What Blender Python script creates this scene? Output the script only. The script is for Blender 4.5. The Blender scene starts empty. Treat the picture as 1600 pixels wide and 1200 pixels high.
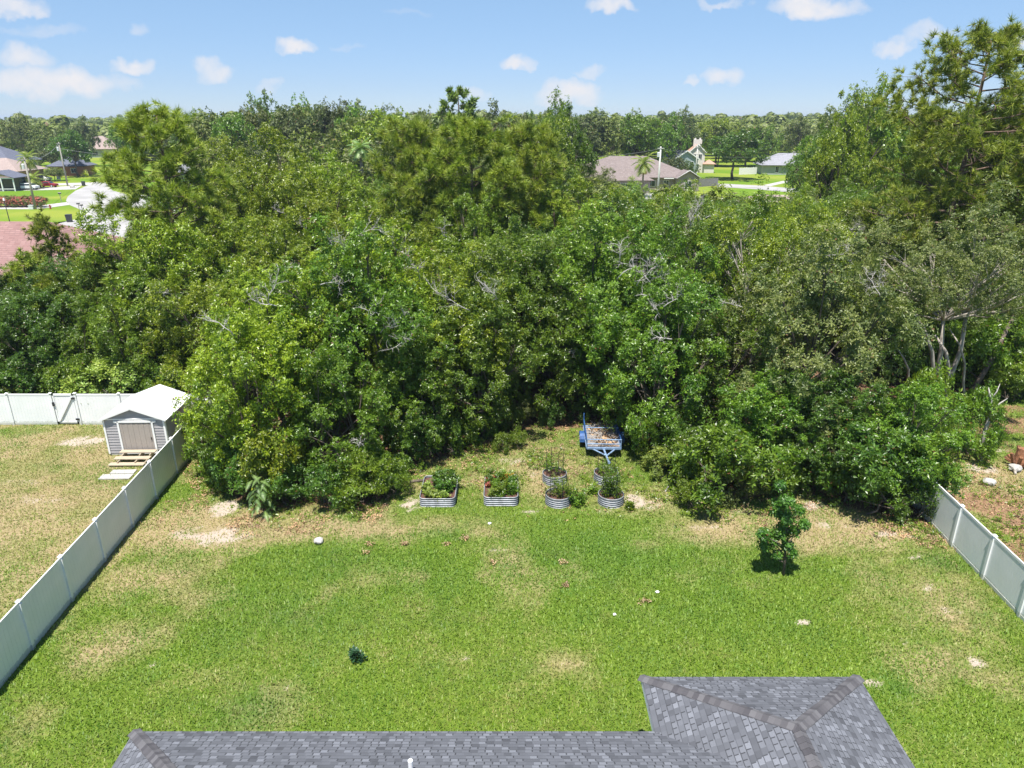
import bpy, bmesh, math, random
import numpy as np
from mathutils import Vector, Matrix
R = math.radians
random.seed(7)

# ------------------------------------------------------------------ camera, world, sun, exposure
SC = bpy.context.scene
COL = SC.collection
PITCH = R(20.5); CH = 16.0; FPX = 1111.0
cam_d = bpy.data.cameras.new('camera')
cam_d.sensor_width = 36.0
cam_d.lens = 36.0 * FPX / 1600.0
cam_d.clip_start = 0.2; cam_d.clip_end = 9000.0
cam = bpy.data.objects.new('camera', cam_d)
cam.location = (0, 0, CH); cam.rotation_euler = (R(90) - PITCH, 0, 0)
COL.objects.link(cam); SC.camera = cam

SUN_DIR = Vector((-0.09, -0.30, 0.945)).normalized()
SP, CP = math.sin(PITCH), math.cos(PITCH)

def ray(px, py):
    u = (px - 800) / FPX; v = (py - 600) / FPX
    return Vector((u, CP - v * SP, -(SP + v * CP)))
def G(px, py, z=0.0):                       # point of the world at height z seen at a pixel
    d = ray(px, py); t = (CH - z) / -d.z
    return Vector((d.x * t, d.y * t, z))
def Q(px, py, Y):                           # point of the world at distance Y seen at a pixel
    d = ray(px, py); t = Y / d.y
    return Vector((d.x * t, Y, CH + d.z * t))
def proj(x, y, z):
    h = CH - z
    dep = y * CP + h * SP
    return 800 + FPX * x / dep, 600 + FPX * (h * CP - y * SP) / dep

world = bpy.data.worlds.new('World'); SC.world = world; world.use_nodes = True
wt = world.node_tree; wt.nodes.clear()
def wn(t, **k):
    n = wt.nodes.new(t)
    for a, b in k.items(): setattr(n, a, b)
    return n
wout = wn('ShaderNodeOutputWorld'); sky = wn('ShaderNodeTexSky')
sky.sky_type = 'NISHITA'; sky.sun_disc = False
sky.sun_elevation = math.asin(SUN_DIR.z); sky.sun_rotation = math.atan2(SUN_DIR.x, SUN_DIR.y)
sky.air_density = 0.6; sky.dust_density = 0.0; sky.ozone_density = 4.0
bg = wn('ShaderNodeBackground'); bg.inputs['Strength'].default_value = 0.15
cbg = wn('ShaderNodeBackground'); cbg.inputs['Color'].default_value = (0.93, 0.92, 0.95, 1); cbg.inputs['Strength'].default_value = 0.50
wmix = wn('ShaderNodeMixShader')
tc = wn('ShaderNodeTexCoord')
def wmath(op, a, b=None, c=None, clamp=False):
    n = wn('ShaderNodeMath', operation=op); n.use_clamp = clamp
    for i, v in enumerate((a, b, c)):
        if v is None: continue
        if isinstance(v, (int, float)): n.inputs[i].default_value = v
        else: wt.links.new(v, n.inputs[i])
    return n.outputs[0]
def wvec(op, a, b):
    n = wn('ShaderNodeVectorMath', operation=op)
    for i, v in enumerate((a, b)):
        if isinstance(v, (tuple, list, Vector)): n.inputs[i].default_value = tuple(v)
        else: wt.links.new(v, n.inputs[i])
    return n.outputs['Value'] if op == 'DOT_PRODUCT' else n.outputs[0]
# the band of pale air over the horizon is kept from burning out
sepz = wn('ShaderNodeSeparateXYZ'); wt.links.new(tc.outputs['Generated'], sepz.inputs[0])
hr = wn('ShaderNodeValToRGB'); wt.links.new(sepz.outputs[2], hr.inputs[0]); he = hr.color_ramp.elements
he[0].position = 0.0; he[0].color = (.34, .345, .40, 1); he[1].position = .32; he[1].color = (1, .97, .85, 1)
he2 = he.new(.04); he2.color = (.42, .405, .43, 1)
he3 = he.new(.16); he3.color = (.70, .67, .59, 1)
skm = wn('ShaderNodeMix', data_type='RGBA', blend_type='MULTIPLY'); skm.inputs[0].default_value = 1.0
wt.links.new(sky.outputs[0], skm.inputs[6]); wt.links.new(hr.outputs[0], skm.inputs[7]); wt.links.new(skm.outputs[2], bg.inputs['Color'])
n1 = wn('ShaderNodeTexNoise'); n1.inputs['Scale'].default_value = 26; n1.inputs['Detail'].default_value = 5; n1.inputs['Roughness'].default_value = 0.55
wt.links.new(tc.outputs['Generated'], n1.inputs['Vector'])
warp = wvec('SUBTRACT', n1.outputs['Color'], (0.5, 0.5, 0.5))
warp = wvec('MULTIPLY', warp, (0.05, 0.05, 0.05))
dirv = wvec('ADD', tc.outputs['Generated'], warp)
n2 = wn('ShaderNodeTexNoise'); n2.inputs['Scale'].default_value = 60; n2.inputs['Detail'].default_value = 6
wt.links.new(tc.outputs['Generated'], n2.inputs['Vector'])
CLOUDS = [(40, 92, 42, 24, .8), (82, 133, 100, 30, .95), (215, 106, 30, 17, .85), (338, 112, 28, 22, .8), (461, 77, 28, 16, .95), (223, 46, 16, 14, .35),
          (425, 134, 20, 11, .35), (72, 48, 50, 12, .3), (808, 100, 32, 16, .9), (890, 146, 58, 27, .9), (740, 148, 22, 16, .5), (918, 112, 22, 14, .5),
          (1083, 131, 16, 11, .6), (1128, 118, 30, 22, .75), (1272, 12, 70, 24, .95), (955, 8, 34, 16, .85), (1400, 68, 26, 20, .75), (1445, 50, 34, 16, .55),
          (20, 12, 40, 16, .8), (1590, 66, 24, 22, .7), (1120, 3, 40, 8, .5), (540, 70, 30, 7, .2), (640, 20, 40, 7, .15)]
mask = None
for (px, py, rx, ry, st) in CLOUDS:
    d = ray(px, py).normalized()
    ri = Vector((1, 0, 0)); ri = (ri - d * ri.dot(d)).normalized(); up = ri.cross(d)
    f = FPX * 1.15
    a = wmath('MULTIPLY', wvec('DOT_PRODUCT', dirv, ri), f / rx); a = wmath('SUBTRACT', a, d.dot(ri) * f / rx)
    b = wmath('MULTIPLY', wvec('DOT_PRODUCT', dirv, up), f / ry); b = wmath('SUBTRACT', b, d.dot(up) * f / ry)
    b = wmath('MULTIPLY', b, wmath('ADD', 1.15, wmath('MULTIPLY', wmath('LESS_THAN', b, 0), 0.45)))
    q = wmath('ADD', wmath('MULTIPLY', a, a), wmath('MULTIPLY', b, b))
    front = wmath('GREATER_THAN', wvec('DOT_PRODUCT', tc.outputs['Generated'], d), 0.5)
    m = wmath('SUBTRACT', 1.25, q, clamp=False)
    m = wmath('MULTIPLY', wmath('MULTIPLY', m, 0.9, clamp=True), st)
    m = wmath('MULTIPLY', m, front)
    mask = m if mask is None else wmath('MAXIMUM', mask, m)
mm = wmath('MULTIPLY', mask, wmath('ADD', 0.45, wmath('MULTIPLY', n2.outputs['Fac'], 1.0)), clamp=True)
wt.links.new(mm, wmix.inputs[0]); wt.links.new(bg.outputs[0], wmix.inputs[1]); wt.links.new(cbg.outputs[0], wmix.inputs[2])
wt.links.new(wmix.outputs[0], wout.inputs[0])

sun_d = bpy.data.lights.new('sun', 'SUN'); sun_d.energy = 4.9; sun_d.angle = R(0.53); sun_d.color = (1.0, 0.955, 0.88)
sun = bpy.data.objects.new('sun', sun_d); COL.objects.link(sun)
sun.rotation_euler = (-SUN_DIR).to_track_quat('-Z', 'Y').to_euler(); sun.location = SUN_DIR * 60
SC.view_settings.view_transform = 'Standard'; SC.view_settings.look = 'None'
SC.view_settings.exposure = 0.92; SC.view_settings.gamma = 1.0
SC.cycles.max_bounces = 6; SC.cycles.diffuse_bounces = 3; SC.cycles.glossy_bounces = 2; SC.cycles.transmission_bounces = 3
SC.cycles.caustics_reflective = False; SC.cycles.caustics_refractive = False

# ------------------------------------------------------------------ materials
MATS = {}
class NT:
    def __init__(s, name):
        s.m = bpy.data.materials.new(name); s.m.use_nodes = True; s.t = s.m.node_tree; s.t.nodes.clear()
        s.out = s.n('ShaderNodeOutputMaterial'); s.b = s.n('ShaderNodeBsdfPrincipled')
        s.l(s.b.outputs[0], s.out.inputs[0])
    def n(s, t, **k):
        x = s.t.nodes.new(t)
        for a, b in k.items(): setattr(x, a, b)
        return x
    def l(s, a, b): s.t.links.new(a, b)
    def math(s, op, a, b=None, clamp=False):
        x = s.n('ShaderNodeMath', operation=op); x.use_clamp = clamp
        for i, v in enumerate((a, b)):
            if v is None: continue
            if isinstance(v, (int, float)): x.inputs[i].default_value = v
            else: s.l(v, x.inputs[i])
        return x.outputs[0]
    def mix(s, f, a, b):
        x = s.n('ShaderNodeMix', data_type='RGBA')
        for i, v in ((0, f), (6, a), (7, b)):
            if isinstance(v, (int, float)): x.inputs[i].default_value = v
            elif isinstance(v, tuple): x.inputs[i].default_value = v + (1,)
            else: s.l(v, x.inputs[i])
        return x.outputs[2]
    def noise(s, scale, detail=3, rough=.5, coord='Object', stretch=None):
        t = s.n('ShaderNodeTexCoord'); x = s.n('ShaderNodeTexNoise')
        x.inputs['Scale'].default_value = scale; x.inputs['Detail'].default_value = detail; x.inputs['Roughness'].default_value = rough
        src = t.outputs[coord]
        if stretch:
            mp = s.n('ShaderNodeMapping'); mp.inputs['Scale'].default_value = stretch; s.l(src, mp.inputs[0]); src = mp.outputs[0]
        s.l(src, x.inputs['Vector']); return x.outputs['Fac']
    def ramp(s, f, stops, interp='LINEAR'):
        x = s.n('ShaderNodeValToRGB'); s.l(f, x.inputs[0]); e = x.color_ramp.elements; x.color_ramp.interpolation = interp
        while len(e) < len(stops): e.new(0.5)
        for i, (p, c) in enumerate(stops):
            e[i].position = p; e[i].color = (c + (1,)) if isinstance(c, tuple) else (c, c, c, 1)
        return x.outputs[0]
    def bump(s, h, strength=.3, dist=.01):
        x = s.n('ShaderNodeBump'); x.inputs['Strength'].default_value = strength; x.inputs['Distance'].default_value = dist
        s.l(h, x.inputs['Height']); s.l(x.outputs[0], s.b.inputs['Normal'])

def plain(name, c, rough=.6, var=.12, scale=6, metal=0., bump=0., stretch=None):
    if name in MATS: return MATS[name]
    t = NT(name); f = t.noise(scale, 4, stretch=stretch)
    lo = tuple(max(0, x * (1 - var)) for x in c); hi = tuple(min(1, x * (1 + var)) for x in c)
    t.l(t.mix(t.ramp(f, [(.3, 0.), (.7, 1.)]), lo, hi), t.b.inputs['Base Color'])
    t.b.inputs['Roughness'].default_value = rough; t.b.inputs['Metallic'].default_value = metal
    if bump: t.bump(t.noise(scale * 3, 4), bump, .02)
    MATS[name] = t.m; return t.m

def leafmat(name, a, b, young=None, rough=.38, transl=.38, brown=.012):
    t = NT(name); geo = t.n('ShaderNodeNewGeometry'); oi = t.n('ShaderNodeObjectInfo')
    r = geo.outputs['Random Per Island']
    c = t.mix(r, a, b)
    if young: c = t.mix(t.math('MULTIPLY', t.math('GREATER_THAN', r, .8), .8), c, young)
    nz = t.noise(1.1, 2); c2 = t.mix(t.math('MULTIPLY', t.ramp(nz, [(.42, 0.), (.6, 1.)]), .55), c, tuple(min(1, x * y) for x, y in zip(b, (1.5, 1.25, 1.0))))
    c2 = t.mix(t.math('GREATER_THAN', r, 1 - brown), c2, (.16, .07, .03))
    hsv = t.n('ShaderNodeHueSaturation')
    t.l(t.math('ADD', .49, t.math('MULTIPLY', oi.outputs['Random'], .022)), hsv.inputs['Hue'])
    t.l(t.math('ADD', .78, t.math('MULTIPLY', oi.outputs['Random'], .42)), hsv.inputs['Value'])
    t.l(c2, hsv.inputs['Color']); col = hsv.outputs[0]
    t.l(col, t.b.inputs['Base Color']); t.b.inputs['Roughness'].default_value = rough
    t.b.inputs['Specular IOR Level'].default_value = .7
    tr = t.n('ShaderNodeBsdfTranslucent'); t.l(t.mix(.5, col, (.24, .38, .02)), tr.inputs[0])
    mx = t.n('ShaderNodeMixShader'); mx.inputs[0].default_value = transl
    t.l(t.b.outputs[0], mx.inputs[1]); t.l(tr.outputs[0], mx.inputs[2]); t.l(mx.outputs[0], t.out.inputs[0])
    MATS[name] = t.m; return t.m

leafmat('leaf_bright', (0.068, 0.120, 0.005), (0.225, 0.321, 0.014), (0.376, 0.458, 0.030))
leafmat('leaf_mid', (0.038, 0.090, 0.006), (0.124, 0.229, 0.016), (0.221, 0.342, 0.027))
leafmat('leaf_dark', (0.022, 0.066, 0.007), (0.081, 0.174, 0.018), (0.142, 0.266, 0.030))
leafmat('leaf_olive', (0.068, 0.101, 0.026), (0.176, 0.222, 0.062), (0.276, 0.316, 0.089), rough=.48)
leafmat('leaf_lush', (0.057, 0.108, 0.007), (0.157, 0.258, 0.017), (0.250, 0.373, 0.027))
leafmat('leaf_pale', (0.125, 0.189, 0.026), (0.264, 0.360, 0.057), (0.341, 0.487, 0.082), rough=.5)
leafmat('leaf_blue', (0.088, 0.155, 0.046), (0.201, 0.317, 0.093), None, rough=.5)
leafmat('needle_green', (0.087, 0.139, 0.007), (0.262, 0.342, 0.025), (0.378, 0.450, 0.046), rough=.55, transl=.25, brown=.02)
leafmat('needle_dark', (0.058, 0.107, 0.012), (0.180, 0.256, 0.028), None, rough=.55, transl=.2)
leafmat('leaf_distant', (0.037, 0.058, 0.007), (0.148, 0.190, 0.025), None, rough=.6, transl=.2)
leafmat('leaf_distant_dark', (0.024, 0.042, 0.008), (0.096, 0.135, 0.026), None, rough=.6, transl=.2)
leafmat('flower_pink', (.45, .05, .07), (.55, .16, .14), None)
leafmat('dry_leaf', (.26, .15, .08), (.45, .32, .20), None, rough=.7, transl=.1, brown=.2)
plain('bark', (.115, .09, .07), .9, .4, 9, bump=.6, stretch=(1, 1, .25))
plain('bark_pale', (.34, .30, .26), .9, .35, 7, bump=.5, stretch=(1, 1, .3))
plain('bark_pine', (.15, .10, .075), .9, .4, 8, bump=.6, stretch=(1, 1, .4))
plain('dead_wood', (.42, .395, .37), .9, .25, 8)
def vinyl():
    t = NT('white_vinyl'); tcn = t.n('ShaderNodeTexCoord'); sp_ = t.n('ShaderNodeSeparateXYZ'); t.l(tcn.outputs['Object'], sp_.inputs[0])
    n_ = t.noise(5, 5, .7); nb_ = t.noise(1.3, 3)
    low = t.ramp(t.math('ADD', sp_.outputs[2], t.math('MULTIPLY', n_, -.34)), [(-.0, 1.), (.05, 0.)])
    c = t.mix(t.ramp(nb_, [(.35, 0.), (.7, 1.)]), (.82, .82, .815), (.75, .765, .75))
    c = t.mix(t.math('MULTIPLY', low, .5), c, (.22, .24, .17)); t.l(c, t.b.inputs['Base Color']); t.b.inputs['Roughness'].default_value = .35; MATS['white_vinyl'] = t.m
vinyl()
plain('white_paint', (.78, .78, .77), .5, .05, 3)
plain('dark_metal', (.03, .03, .032), .4, .2, 10)
plain('concrete', (.40, .385, .36), .85, .10, 2.2, bump=.2)
plain('concrete_road', (.33, .32, .312), .85, .2, .18)
plain('soil', (.10, .05, .035), .95, .35, 14, bump=.6)
plain('pallet_wood', (.40, .33, .24), .8, .25, 6, stretch=(.4, 6, 6))
plain('glass_dark', (.03, .04, .05), .08, .1, 2)
plain('tire', (.02, .02, .02), .8, .1, 5)

def shingle(name, dark, light, warm=(0, 0, 0), row=.145, tab=.20, varied=.75, uvs=True):
    t = NT(name); tcn = t.n('ShaderNodeTexCoord'); sep = t.n('ShaderNodeSeparateXYZ'); t.l(tcn.outputs['UV'], sep.inputs[0])
    v = t.math('DIVIDE', sep.outputs[1], row); rowi = t.math('FLOOR', v); fv = t.math('SUBTRACT', v, rowi)
    wn1 = t.n('ShaderNodeTexWhiteNoise', noise_dimensions='1D'); t.l(rowi, wn1.inputs['W'])
    u = t.math('ADD', t.math('DIVIDE', sep.outputs[0], tab), t.math('MULTIPLY', wn1.outputs['Value'], 7.3)); ui = t.math('FLOOR', u); fu = t.math('SUBTRACT', u, ui)
    cb = t.n('ShaderNodeCombineXYZ'); t.l(ui, cb.inputs[0]); t.l(rowi, cb.inputs[1])
    w2 = t.n('ShaderNodeTexWhiteNoise', noise_dimensions='2D'); t.l(cb.outputs[0], w2.inputs['Vector'])
    mid = tuple((a + b) / 2 for a, b in zip(dark, light)); m2 = tuple(a * .7 + b * .3 for a, b in zip(dark, light))
    c = t.ramp(w2.outputs['Value'], [(0, dark), (.22, m2), (.6, mid), (.86, tuple(a * .3 + b * .7 for a, b in zip(dark, light))), (.97, light)], 'LINEAR')
    g = t.noise(34, 5, .8, 'UV'); c = t.mix(t.math('MULTIPLY', t.ramp(g, [(.3, 0.), (.7, 1.)]), .55), c, tuple(x * .55 for x in mid))
    big = t.noise(.7, 4, .6, 'UV', (1, .3, 1)); c = t.mix(t.math('MULTIPLY', t.ramp(big, [(.35, 0.), (.75, 1.)]), .35), c, tuple(x * 1.2 for x in mid))
    # laminated tabs: a printed dark band under every course and beside about half of the tabs
    raised = t.math('GREATER_THAN', w2.outputs['Value'], .42)
    e1 = t.math('MULTIPLY', t.math('LESS_THAN', fv, .14), t.math('ADD', .35, t.math('MULTIPLY', raised, .65))); e2 = t.math('MULTIPLY', t.math('MULTIPLY', t.math('LESS_THAN', fu, .17), t.math('LESS_THAN', fv, .8)), raised)
    e = t.math('MAXIMUM', t.math('MULTIPLY', e1, .65), t.math('MULTIPLY', e2, varied))
    c = t.mix(e, c, tuple(x * .30 for x in dark))
    t.l(c, t.b.inputs['Base Color']); t.b.inputs['Roughness'].default_value = .9
    h = t.math('ADD', t.math('MULTIPLY', raised, .5), t.math('SUBTRACT', 1, fv)); t.bump(h, .5, .012)
    MATS[name] = t.m
shingle('shingle_charcoal', (.045, .047, .055), (.21, .22, .25), row=.14, tab=.17)
shingle('shingle_mauve', (.165, .130, .120), (.27, .222, .21), row=.3, tab=.5, varied=.25)
shingle('shingle_pink', (.215, .115, .105), (.33, .20, .185), row=.3, tab=.5, varied=.25)
shingle('shingle_grey', (.23, .23, .26), (.35, .35, .39), row=.3, tab=.5, varied=.25)
shingle('shingle_slate', (.09, .10, .14), (.15, .16, .21), row=.3, tab=.5, varied=.25)
shingle('shingle_tan', (.29, .22, .20), (.39, .31, .285), row=.3, tab=.5, varied=.25)
def capmat():
    t = NT('ridge_cap'); g = t.n('ShaderNodeNewGeometry')
    c = t.ramp(g.outputs['Random Per Island'], [(0, (.055, .053, .060)), (.5, (.090, .087, .094)), (1, (.145, .142, .150))])
    c = t.mix(t.math('MULTIPLY', t.noise(50, 3, .7), .5), c, (.06, .055, .06))
    t.l(c, t.b.inputs['Base Color']); t.b.inputs['Roughness'].default_value = .9; MATS['ridge_cap'] = t.m
capmat()

# ------------------------------------------------------------------ mesh helpers
def link(o, parent=None):
    COL.objects.link(o)
    if parent is not None: o.parent = parent
    return o
def tag(o, label=None, cat=None, group=None, kind=None):
    if label: o['label'] = label
    if cat: o['category'] = cat
    if group: o['group'] = group
    if kind: o['kind'] = kind
    return o
def empty(name, loc, rz=0, label=None, cat=None, group=None, scale=(1, 1, 1)):
    o = bpy.data.objects.new(name, None); o.location = loc; o.rotation_euler = (0, 0, rz); o.scale = scale
    o.empty_display_size = .3; link(o); return tag(o, label, cat, group)
def npmesh(name, V, F, mat=None, smooth=False, attrs=None):
    """V (n,3), F (m,k) all faces with k corners"""
    me = bpy.data.meshes.new(name); V = np.asarray(V, np.float32); F = np.asarray(F, np.int32)
    me.vertices.add(len(V)); me.vertices.foreach_set('co', V.ravel())
    me.loops.add(F.size); me.loops.foreach_set('vertex_index', F.ravel())
    me.polygons.add(len(F)); me.polygons.foreach_set('loop_start', np.arange(0, F.size, F.shape[1], dtype=np.int32))
    me.polygons.foreach_set('use_smooth', np.full(len(F), smooth))
    me.update(calc_edges=True)
    if attrs:
        for k, v in attrs.items():
            a = me.attributes.new(k, 'FLOAT', 'POINT'); a.data.foreach_set('value', np.asarray(v, np.float32))
    if mat: me.materials.append(MATS[mat] if isinstance(mat, str) else mat)
    return me

class MB:
    def __init__(s): s.v = []; s.f = []; s.uv = {}
    def add(s, vs, fs, uvs=None):
        o = len(s.v); s.v += [tuple(p) for p in vs]
        for i, f in enumerate(fs):
            if uvs: s.uv[len(s.f)] = uvs[i]
            s.f.append(tuple(o + k for k in f))
        return s
    def box(s, c, d, rz=0, M=None):
        hx, hy, hz = d[0] / 2, d[1] / 2, d[2] / 2
        vs = [Vector((x, y, z)) for z in (-hz, hz) for x, y in ((-hx, -hy), (hx, -hy), (hx, hy), (-hx, hy))]
        m = M if M is not None else Matrix.Rotation(rz, 3, 'Z')
        vs = [m @ v + Vector(c) for v in vs]
        return s.add(vs, [(0, 3, 2, 1), (4, 5, 6, 7), (0, 1, 5, 4), (1, 2, 6, 5), (2, 3, 7, 6), (3, 0, 4, 7)])
    def bar(s, a, b, w, h=None):
        a = Vector(a); b = Vector(b); d = b - a; L = d.length
        if L < 1e-5: return s
        q = d.to_track_quat('X', 'Z').to_matrix()
        return s.box((a + b) / 2, (L, w, h or w), M=q)
    def tube(s, path, rad, n=6, cap=True):
        path = [Vector(p) for p in path]; rings = []; base = len(s.v)
        prev = None
        for i, p in enumerate(path):
            d = (path[min(i + 1, len(path) - 1)] - path[max(i - 1, 0)])
            d = d.normalized() if d.length > 1e-6 else Vector((0, 0, 1))
            if prev is None:
                x = d.orthogonal().normalized()
            else:
                x = prev - d * prev.dot(d)
                x = x.normalized() if x.length > 1e-5 else d.orthogonal().normalized()
            prev = x; y = d.cross(x); r = rad[i] if isinstance(rad, (list, tuple)) else rad
            s.v += [tuple(p + (x * math.cos(2 * math.pi * k / n) + y * math.sin(2 * math.pi * k / n)) * r) for k in range(n)]
        for i in range(len(path) - 1):
            for k in range(n):
                a = base + i * n + k; b = base + i * n + (k + 1) % n
                s.f.append((a, b, b + n, a + n))
        if cap:
            s.f.append(tuple(base + k for k in reversed(range(n))))
            e = base + (len(path) - 1) * n; s.f.append(tuple(e + k for k in range(n)))
        return s
    def prism(s, poly, z0, z1):
        n = len(poly)
        vs = [(x, y, z0) for x, y in poly] + [(x, y, z1) for x, y in poly]
        return s.add(vs, [tuple(reversed(range(n))), tuple(range(n, 2 * n))] + [(i, (i + 1) % n, n + (i + 1) % n, n + i) for i in range(n)])
    def mesh(s, name, mat, smooth=False, bevel=0):
        me = bpy.data.meshes.new(name); me.from_pydata(s.v, [], s.f)
        if s.uv:
            uvl = me.uv_layers.new(name='UVMap')
            for p in me.polygons:
                if p.index in s.uv:
                    for k, li in enumerate(p.loop_indices): uvl.data[li].uv = s.uv[p.index][k]
        me.materials.append(MATS[mat] if isinstance(mat, str) else mat)
        if smooth:
            for p in me.polygons: p.use_smooth = True
        if bevel:
            bm = bmesh.new(); bm.from_mesh(me)
            bmesh.ops.bevel(bm, geom=bm.edges[:], offset=bevel, segments=2, affect='EDGES', clamp_overlap=True)
            bm.to_mesh(me); bm.free()
        me.update(); return me
    def build(s, name, mat, parent=None, smooth=False, bevel=0, **t):
        o = bpy.data.objects.new(name, s.mesh(name, mat, smooth, bevel)); link(o, parent)
        return tag(o, **t) if t else o

# ------------------------------------------------------------------ 2-D value noise
def vnoise(x, y, seed=0):
    xi = np.floor(x).astype(np.int64); yi = np.floor(y).astype(np.int64); fx = x - xi; fy = y - yi
    fx = fx * fx * (3 - 2 * fx); fy = fy * fy * (3 - 2 * fy)
    def h(a, b):
        n = (a * 374761393 + b * 668265263 + seed * 1442695041) & 0x7fffffff
        n = ((n ^ (n >> 13)) * 1274126177) & 0x7fffffff
        n = n ^ (n >> 16)
        return (n & 0xffff) / 65535.0
    return (h(xi, yi) * (1 - fx) + h(xi + 1, yi) * fx) * (1 - fy) + (h(xi, yi + 1) * (1 - fx) + h(xi + 1, yi + 1) * fx) * fy
def fbm(x, y, seed=0, oct=4):
    s = 0; a = .5
    for k in range(oct): s = s + a * vnoise(x * 2 ** k, y * 2 ** k, seed + k * 17); a *= .5
    return s / (1 - .5 ** oct)
def sst(a, b, x):
    t = np.clip((x - a) / (b - a), 0, 1); return t * t * (3 - 2 * t)

# ------------------------------------------------------------------ ground and its bare, dry and littered patches
EDGE = [(-60, 39), (-40, 38.5), (-17.6, 38), (-16.6, 33.3), (-13.7, 29.2), (-10.9, 26.6), (-8.9, 26.9), (-5.9, 27.4), (-4.9, 30.5), (-1.65, 33.3), (1.8, 35.8), (6.9, 35),
        (8, 29.2), (8.6, 26.9), (10.7, 27.4), (13.4, 28.9), (14.1, 27.1), (16.2, 25.8), (18.2, 25.8), (19.5, 29), (21, 37), (24, 41), (60, 42)]
EX = np.array([e[0] for e in EDGE]); EY = np.array([e[1] for e in EDGE])
def edge_y(x): return np.interp(x, EX, EY)
FLX = lambda y: -15.3 - (y - 16) * .055      # line of the left fence
FRX = lambda y: 17.35 + (y - 20) * .045      # line of the right fence
SAND = [(345, 838, 1.5, .9, .9), (300, 835, 1.6, 1.0, .7), (350, 795, .9, .8, 1.0), (415, 800, .6, .4, .5), (130, 690, 1.4, .9, .9), (60, 780, 1.6, .7, .55), (25, 755, 1.5, .6, .6), (700, 1030, .5, .3, .4), (990, 780, .7, .5, 1.0),
        (1010, 790, .9, .5, .8), (1065, 800, .8, .4, .6), (1110, 825, 1.2, .5, .6), (1160, 800, .9, .4, .6), (1270, 790, .9, .7, .75), (1300, 820, 1.3, .5, .6), (1400, 835, 1.6, .4, .7), (1255, 970, .35, .18, .9), (1524, 1035, .35, .3, 1.0),
        (1365, 1067, .4, .3, .95), (1430, 870, .8, .3, .6), (1420, 1000, .6, .3, .6), (1490, 955, .7, .35, .6), (1450, 920, .7, .3, .6), (1440, 915, .9, .5, .5), (1490, 1020, .6, .3, .5), (780, 860, .9, .25, .5), (830, 800, .9, .25, .6), (770, 800, .6, .25, .6),
        (945, 800, .6, .4, .6), (760, 780, .5, .5, .5), (840, 740, 1.0, .7, .55), (800, 720, 1.0, .7, .6), (1185, 880, .4, .3, .5), (720, 730, .8, .6, .5), (470, 1058, .3, .2, .8), (445, 1080, .25, .15, .8), (420, 1070, .8, .4, .5), (230, 1040, 1.2, .4, .4), (640, 790, .6, .8, .8),
        (1040, 745, .8, .6, .6), (1530, 730, 1.0, .9, .8), (1560, 700, 1.2, 1.0, .6), (1540, 850, .5, .6, .4), (1200, 925, .3, .2, .5), (735, 1030, .5, .25, .6), (920, 845, .5, .2, .3), (880, 1040, .4, .3, .5)]
DRY = [(60, 800, 4, 4, .55), (100, 720, 5, 4, .45), (40, 880, 4, 3, .5), (180, 1000, 1.8, 1.4, .5), (230, 900, 2.5, 2, .35), (300, 820, 3.4, 1.8, .8), (450, 835, 2.5, .7, .5), (600, 830, 2.5, .8, .6), (700, 820, 3, .9, .5), (860, 740, 3.5, 3, .65), (1000, 780, 2.6, 1.6, .7), (1120, 830, 3, 1.2, .7),
       (1300, 830, 3, 1.4, .8), (1440, 930, 2.6, 2.4, .48), (1450, 1030, 2.5, 1.4, .38), (780, 880, 3, 1.2, .2), (700, 1030, 1.6, .5, .3), (880, 1040, 1.4, .5, .25), (1560, 760, 4, 4, .8), (520, 930, 2, 1, .2), (1040, 900, 2, 1, .2), (350, 1050, 3, 1, .3), (500, 1030, 3, 1, .25)]
LUSH = [(1475, 880, 1.0, .7, .9), (410, 950, 3, 1.6, .5), (560, 880, 3.5, 1.2, .5), (960, 870, 5, 2, .6), (400, 1110, 1.2, .9, 1.0), (650, 900, 3, 2, .4), (1120, 950, 3, 1.5, .3), (1410, 1075, .5, .4, .8), (690, 835, 1.5, .5, .6), (1000, 960, 2.5, .8, .35)]
def blobs(lst, x, y):
    o = np.zeros_like(x)
    for (px, py, rx, ry, s) in lst:
        c = G(px, py); q = ((x - c.x) / rx) ** 2 + ((y - c.y) / ry) ** 2
        o = np.maximum(o, s * np.exp(-q * .9))
    return o
def masks(x, y):
    n = fbm(x * .9, y * .9, 3); nf = fbm(x * 3.2, y * 3.2, 9)
    far = sst(44, 60, y)
    sand = blobs(SAND, x, y) * (1 - far)
    sand = np.clip(sst(.15, .95, sand * (.3 + 1.4 * nf) + (fbm(x * 7, y * 7, 5) - .5) * .25 * (sand > .1)), 0, 1)
    dry = blobs(DRY, x, y) * (1 - far) + sst(.5, .75, fbm(x * .45, y * .45, 31)) * .3 + (sst(-4.5, -.5, y - edge_y(x)) * .20 + .24 * (x < FLX(y))) * (1 - far)
    dry = np.clip(dry * (.45 + 1.1 * n) + .25 * (nf - .5), 0, 1)
    lush = np.clip(blobs(LUSH, x, y) * (.5 + n), 0, 1) * (1 - far)
    e = edge_y(x) + (n - .5) * 2.5
    litter = sst(-.9, 1.2, y - e)
    litter *= 1 - sst(78, 100, y) * (.75 + .25 * n)
    rn = (x > FRX(y) + .2) & (y > 18) & (y < 40)
    mul = np.where(rn, sst(.42, .75, fbm(x * .9, y * .9, 55) * .6 + blobs([(1570, 790, 3.0, 3.0, .75), (1590, 850, 2.5, 3, .7), (1560, 660, 5, 4, .6)], x, y) * .6), 0)
    return sand, dry, lush, litter, mul

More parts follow.
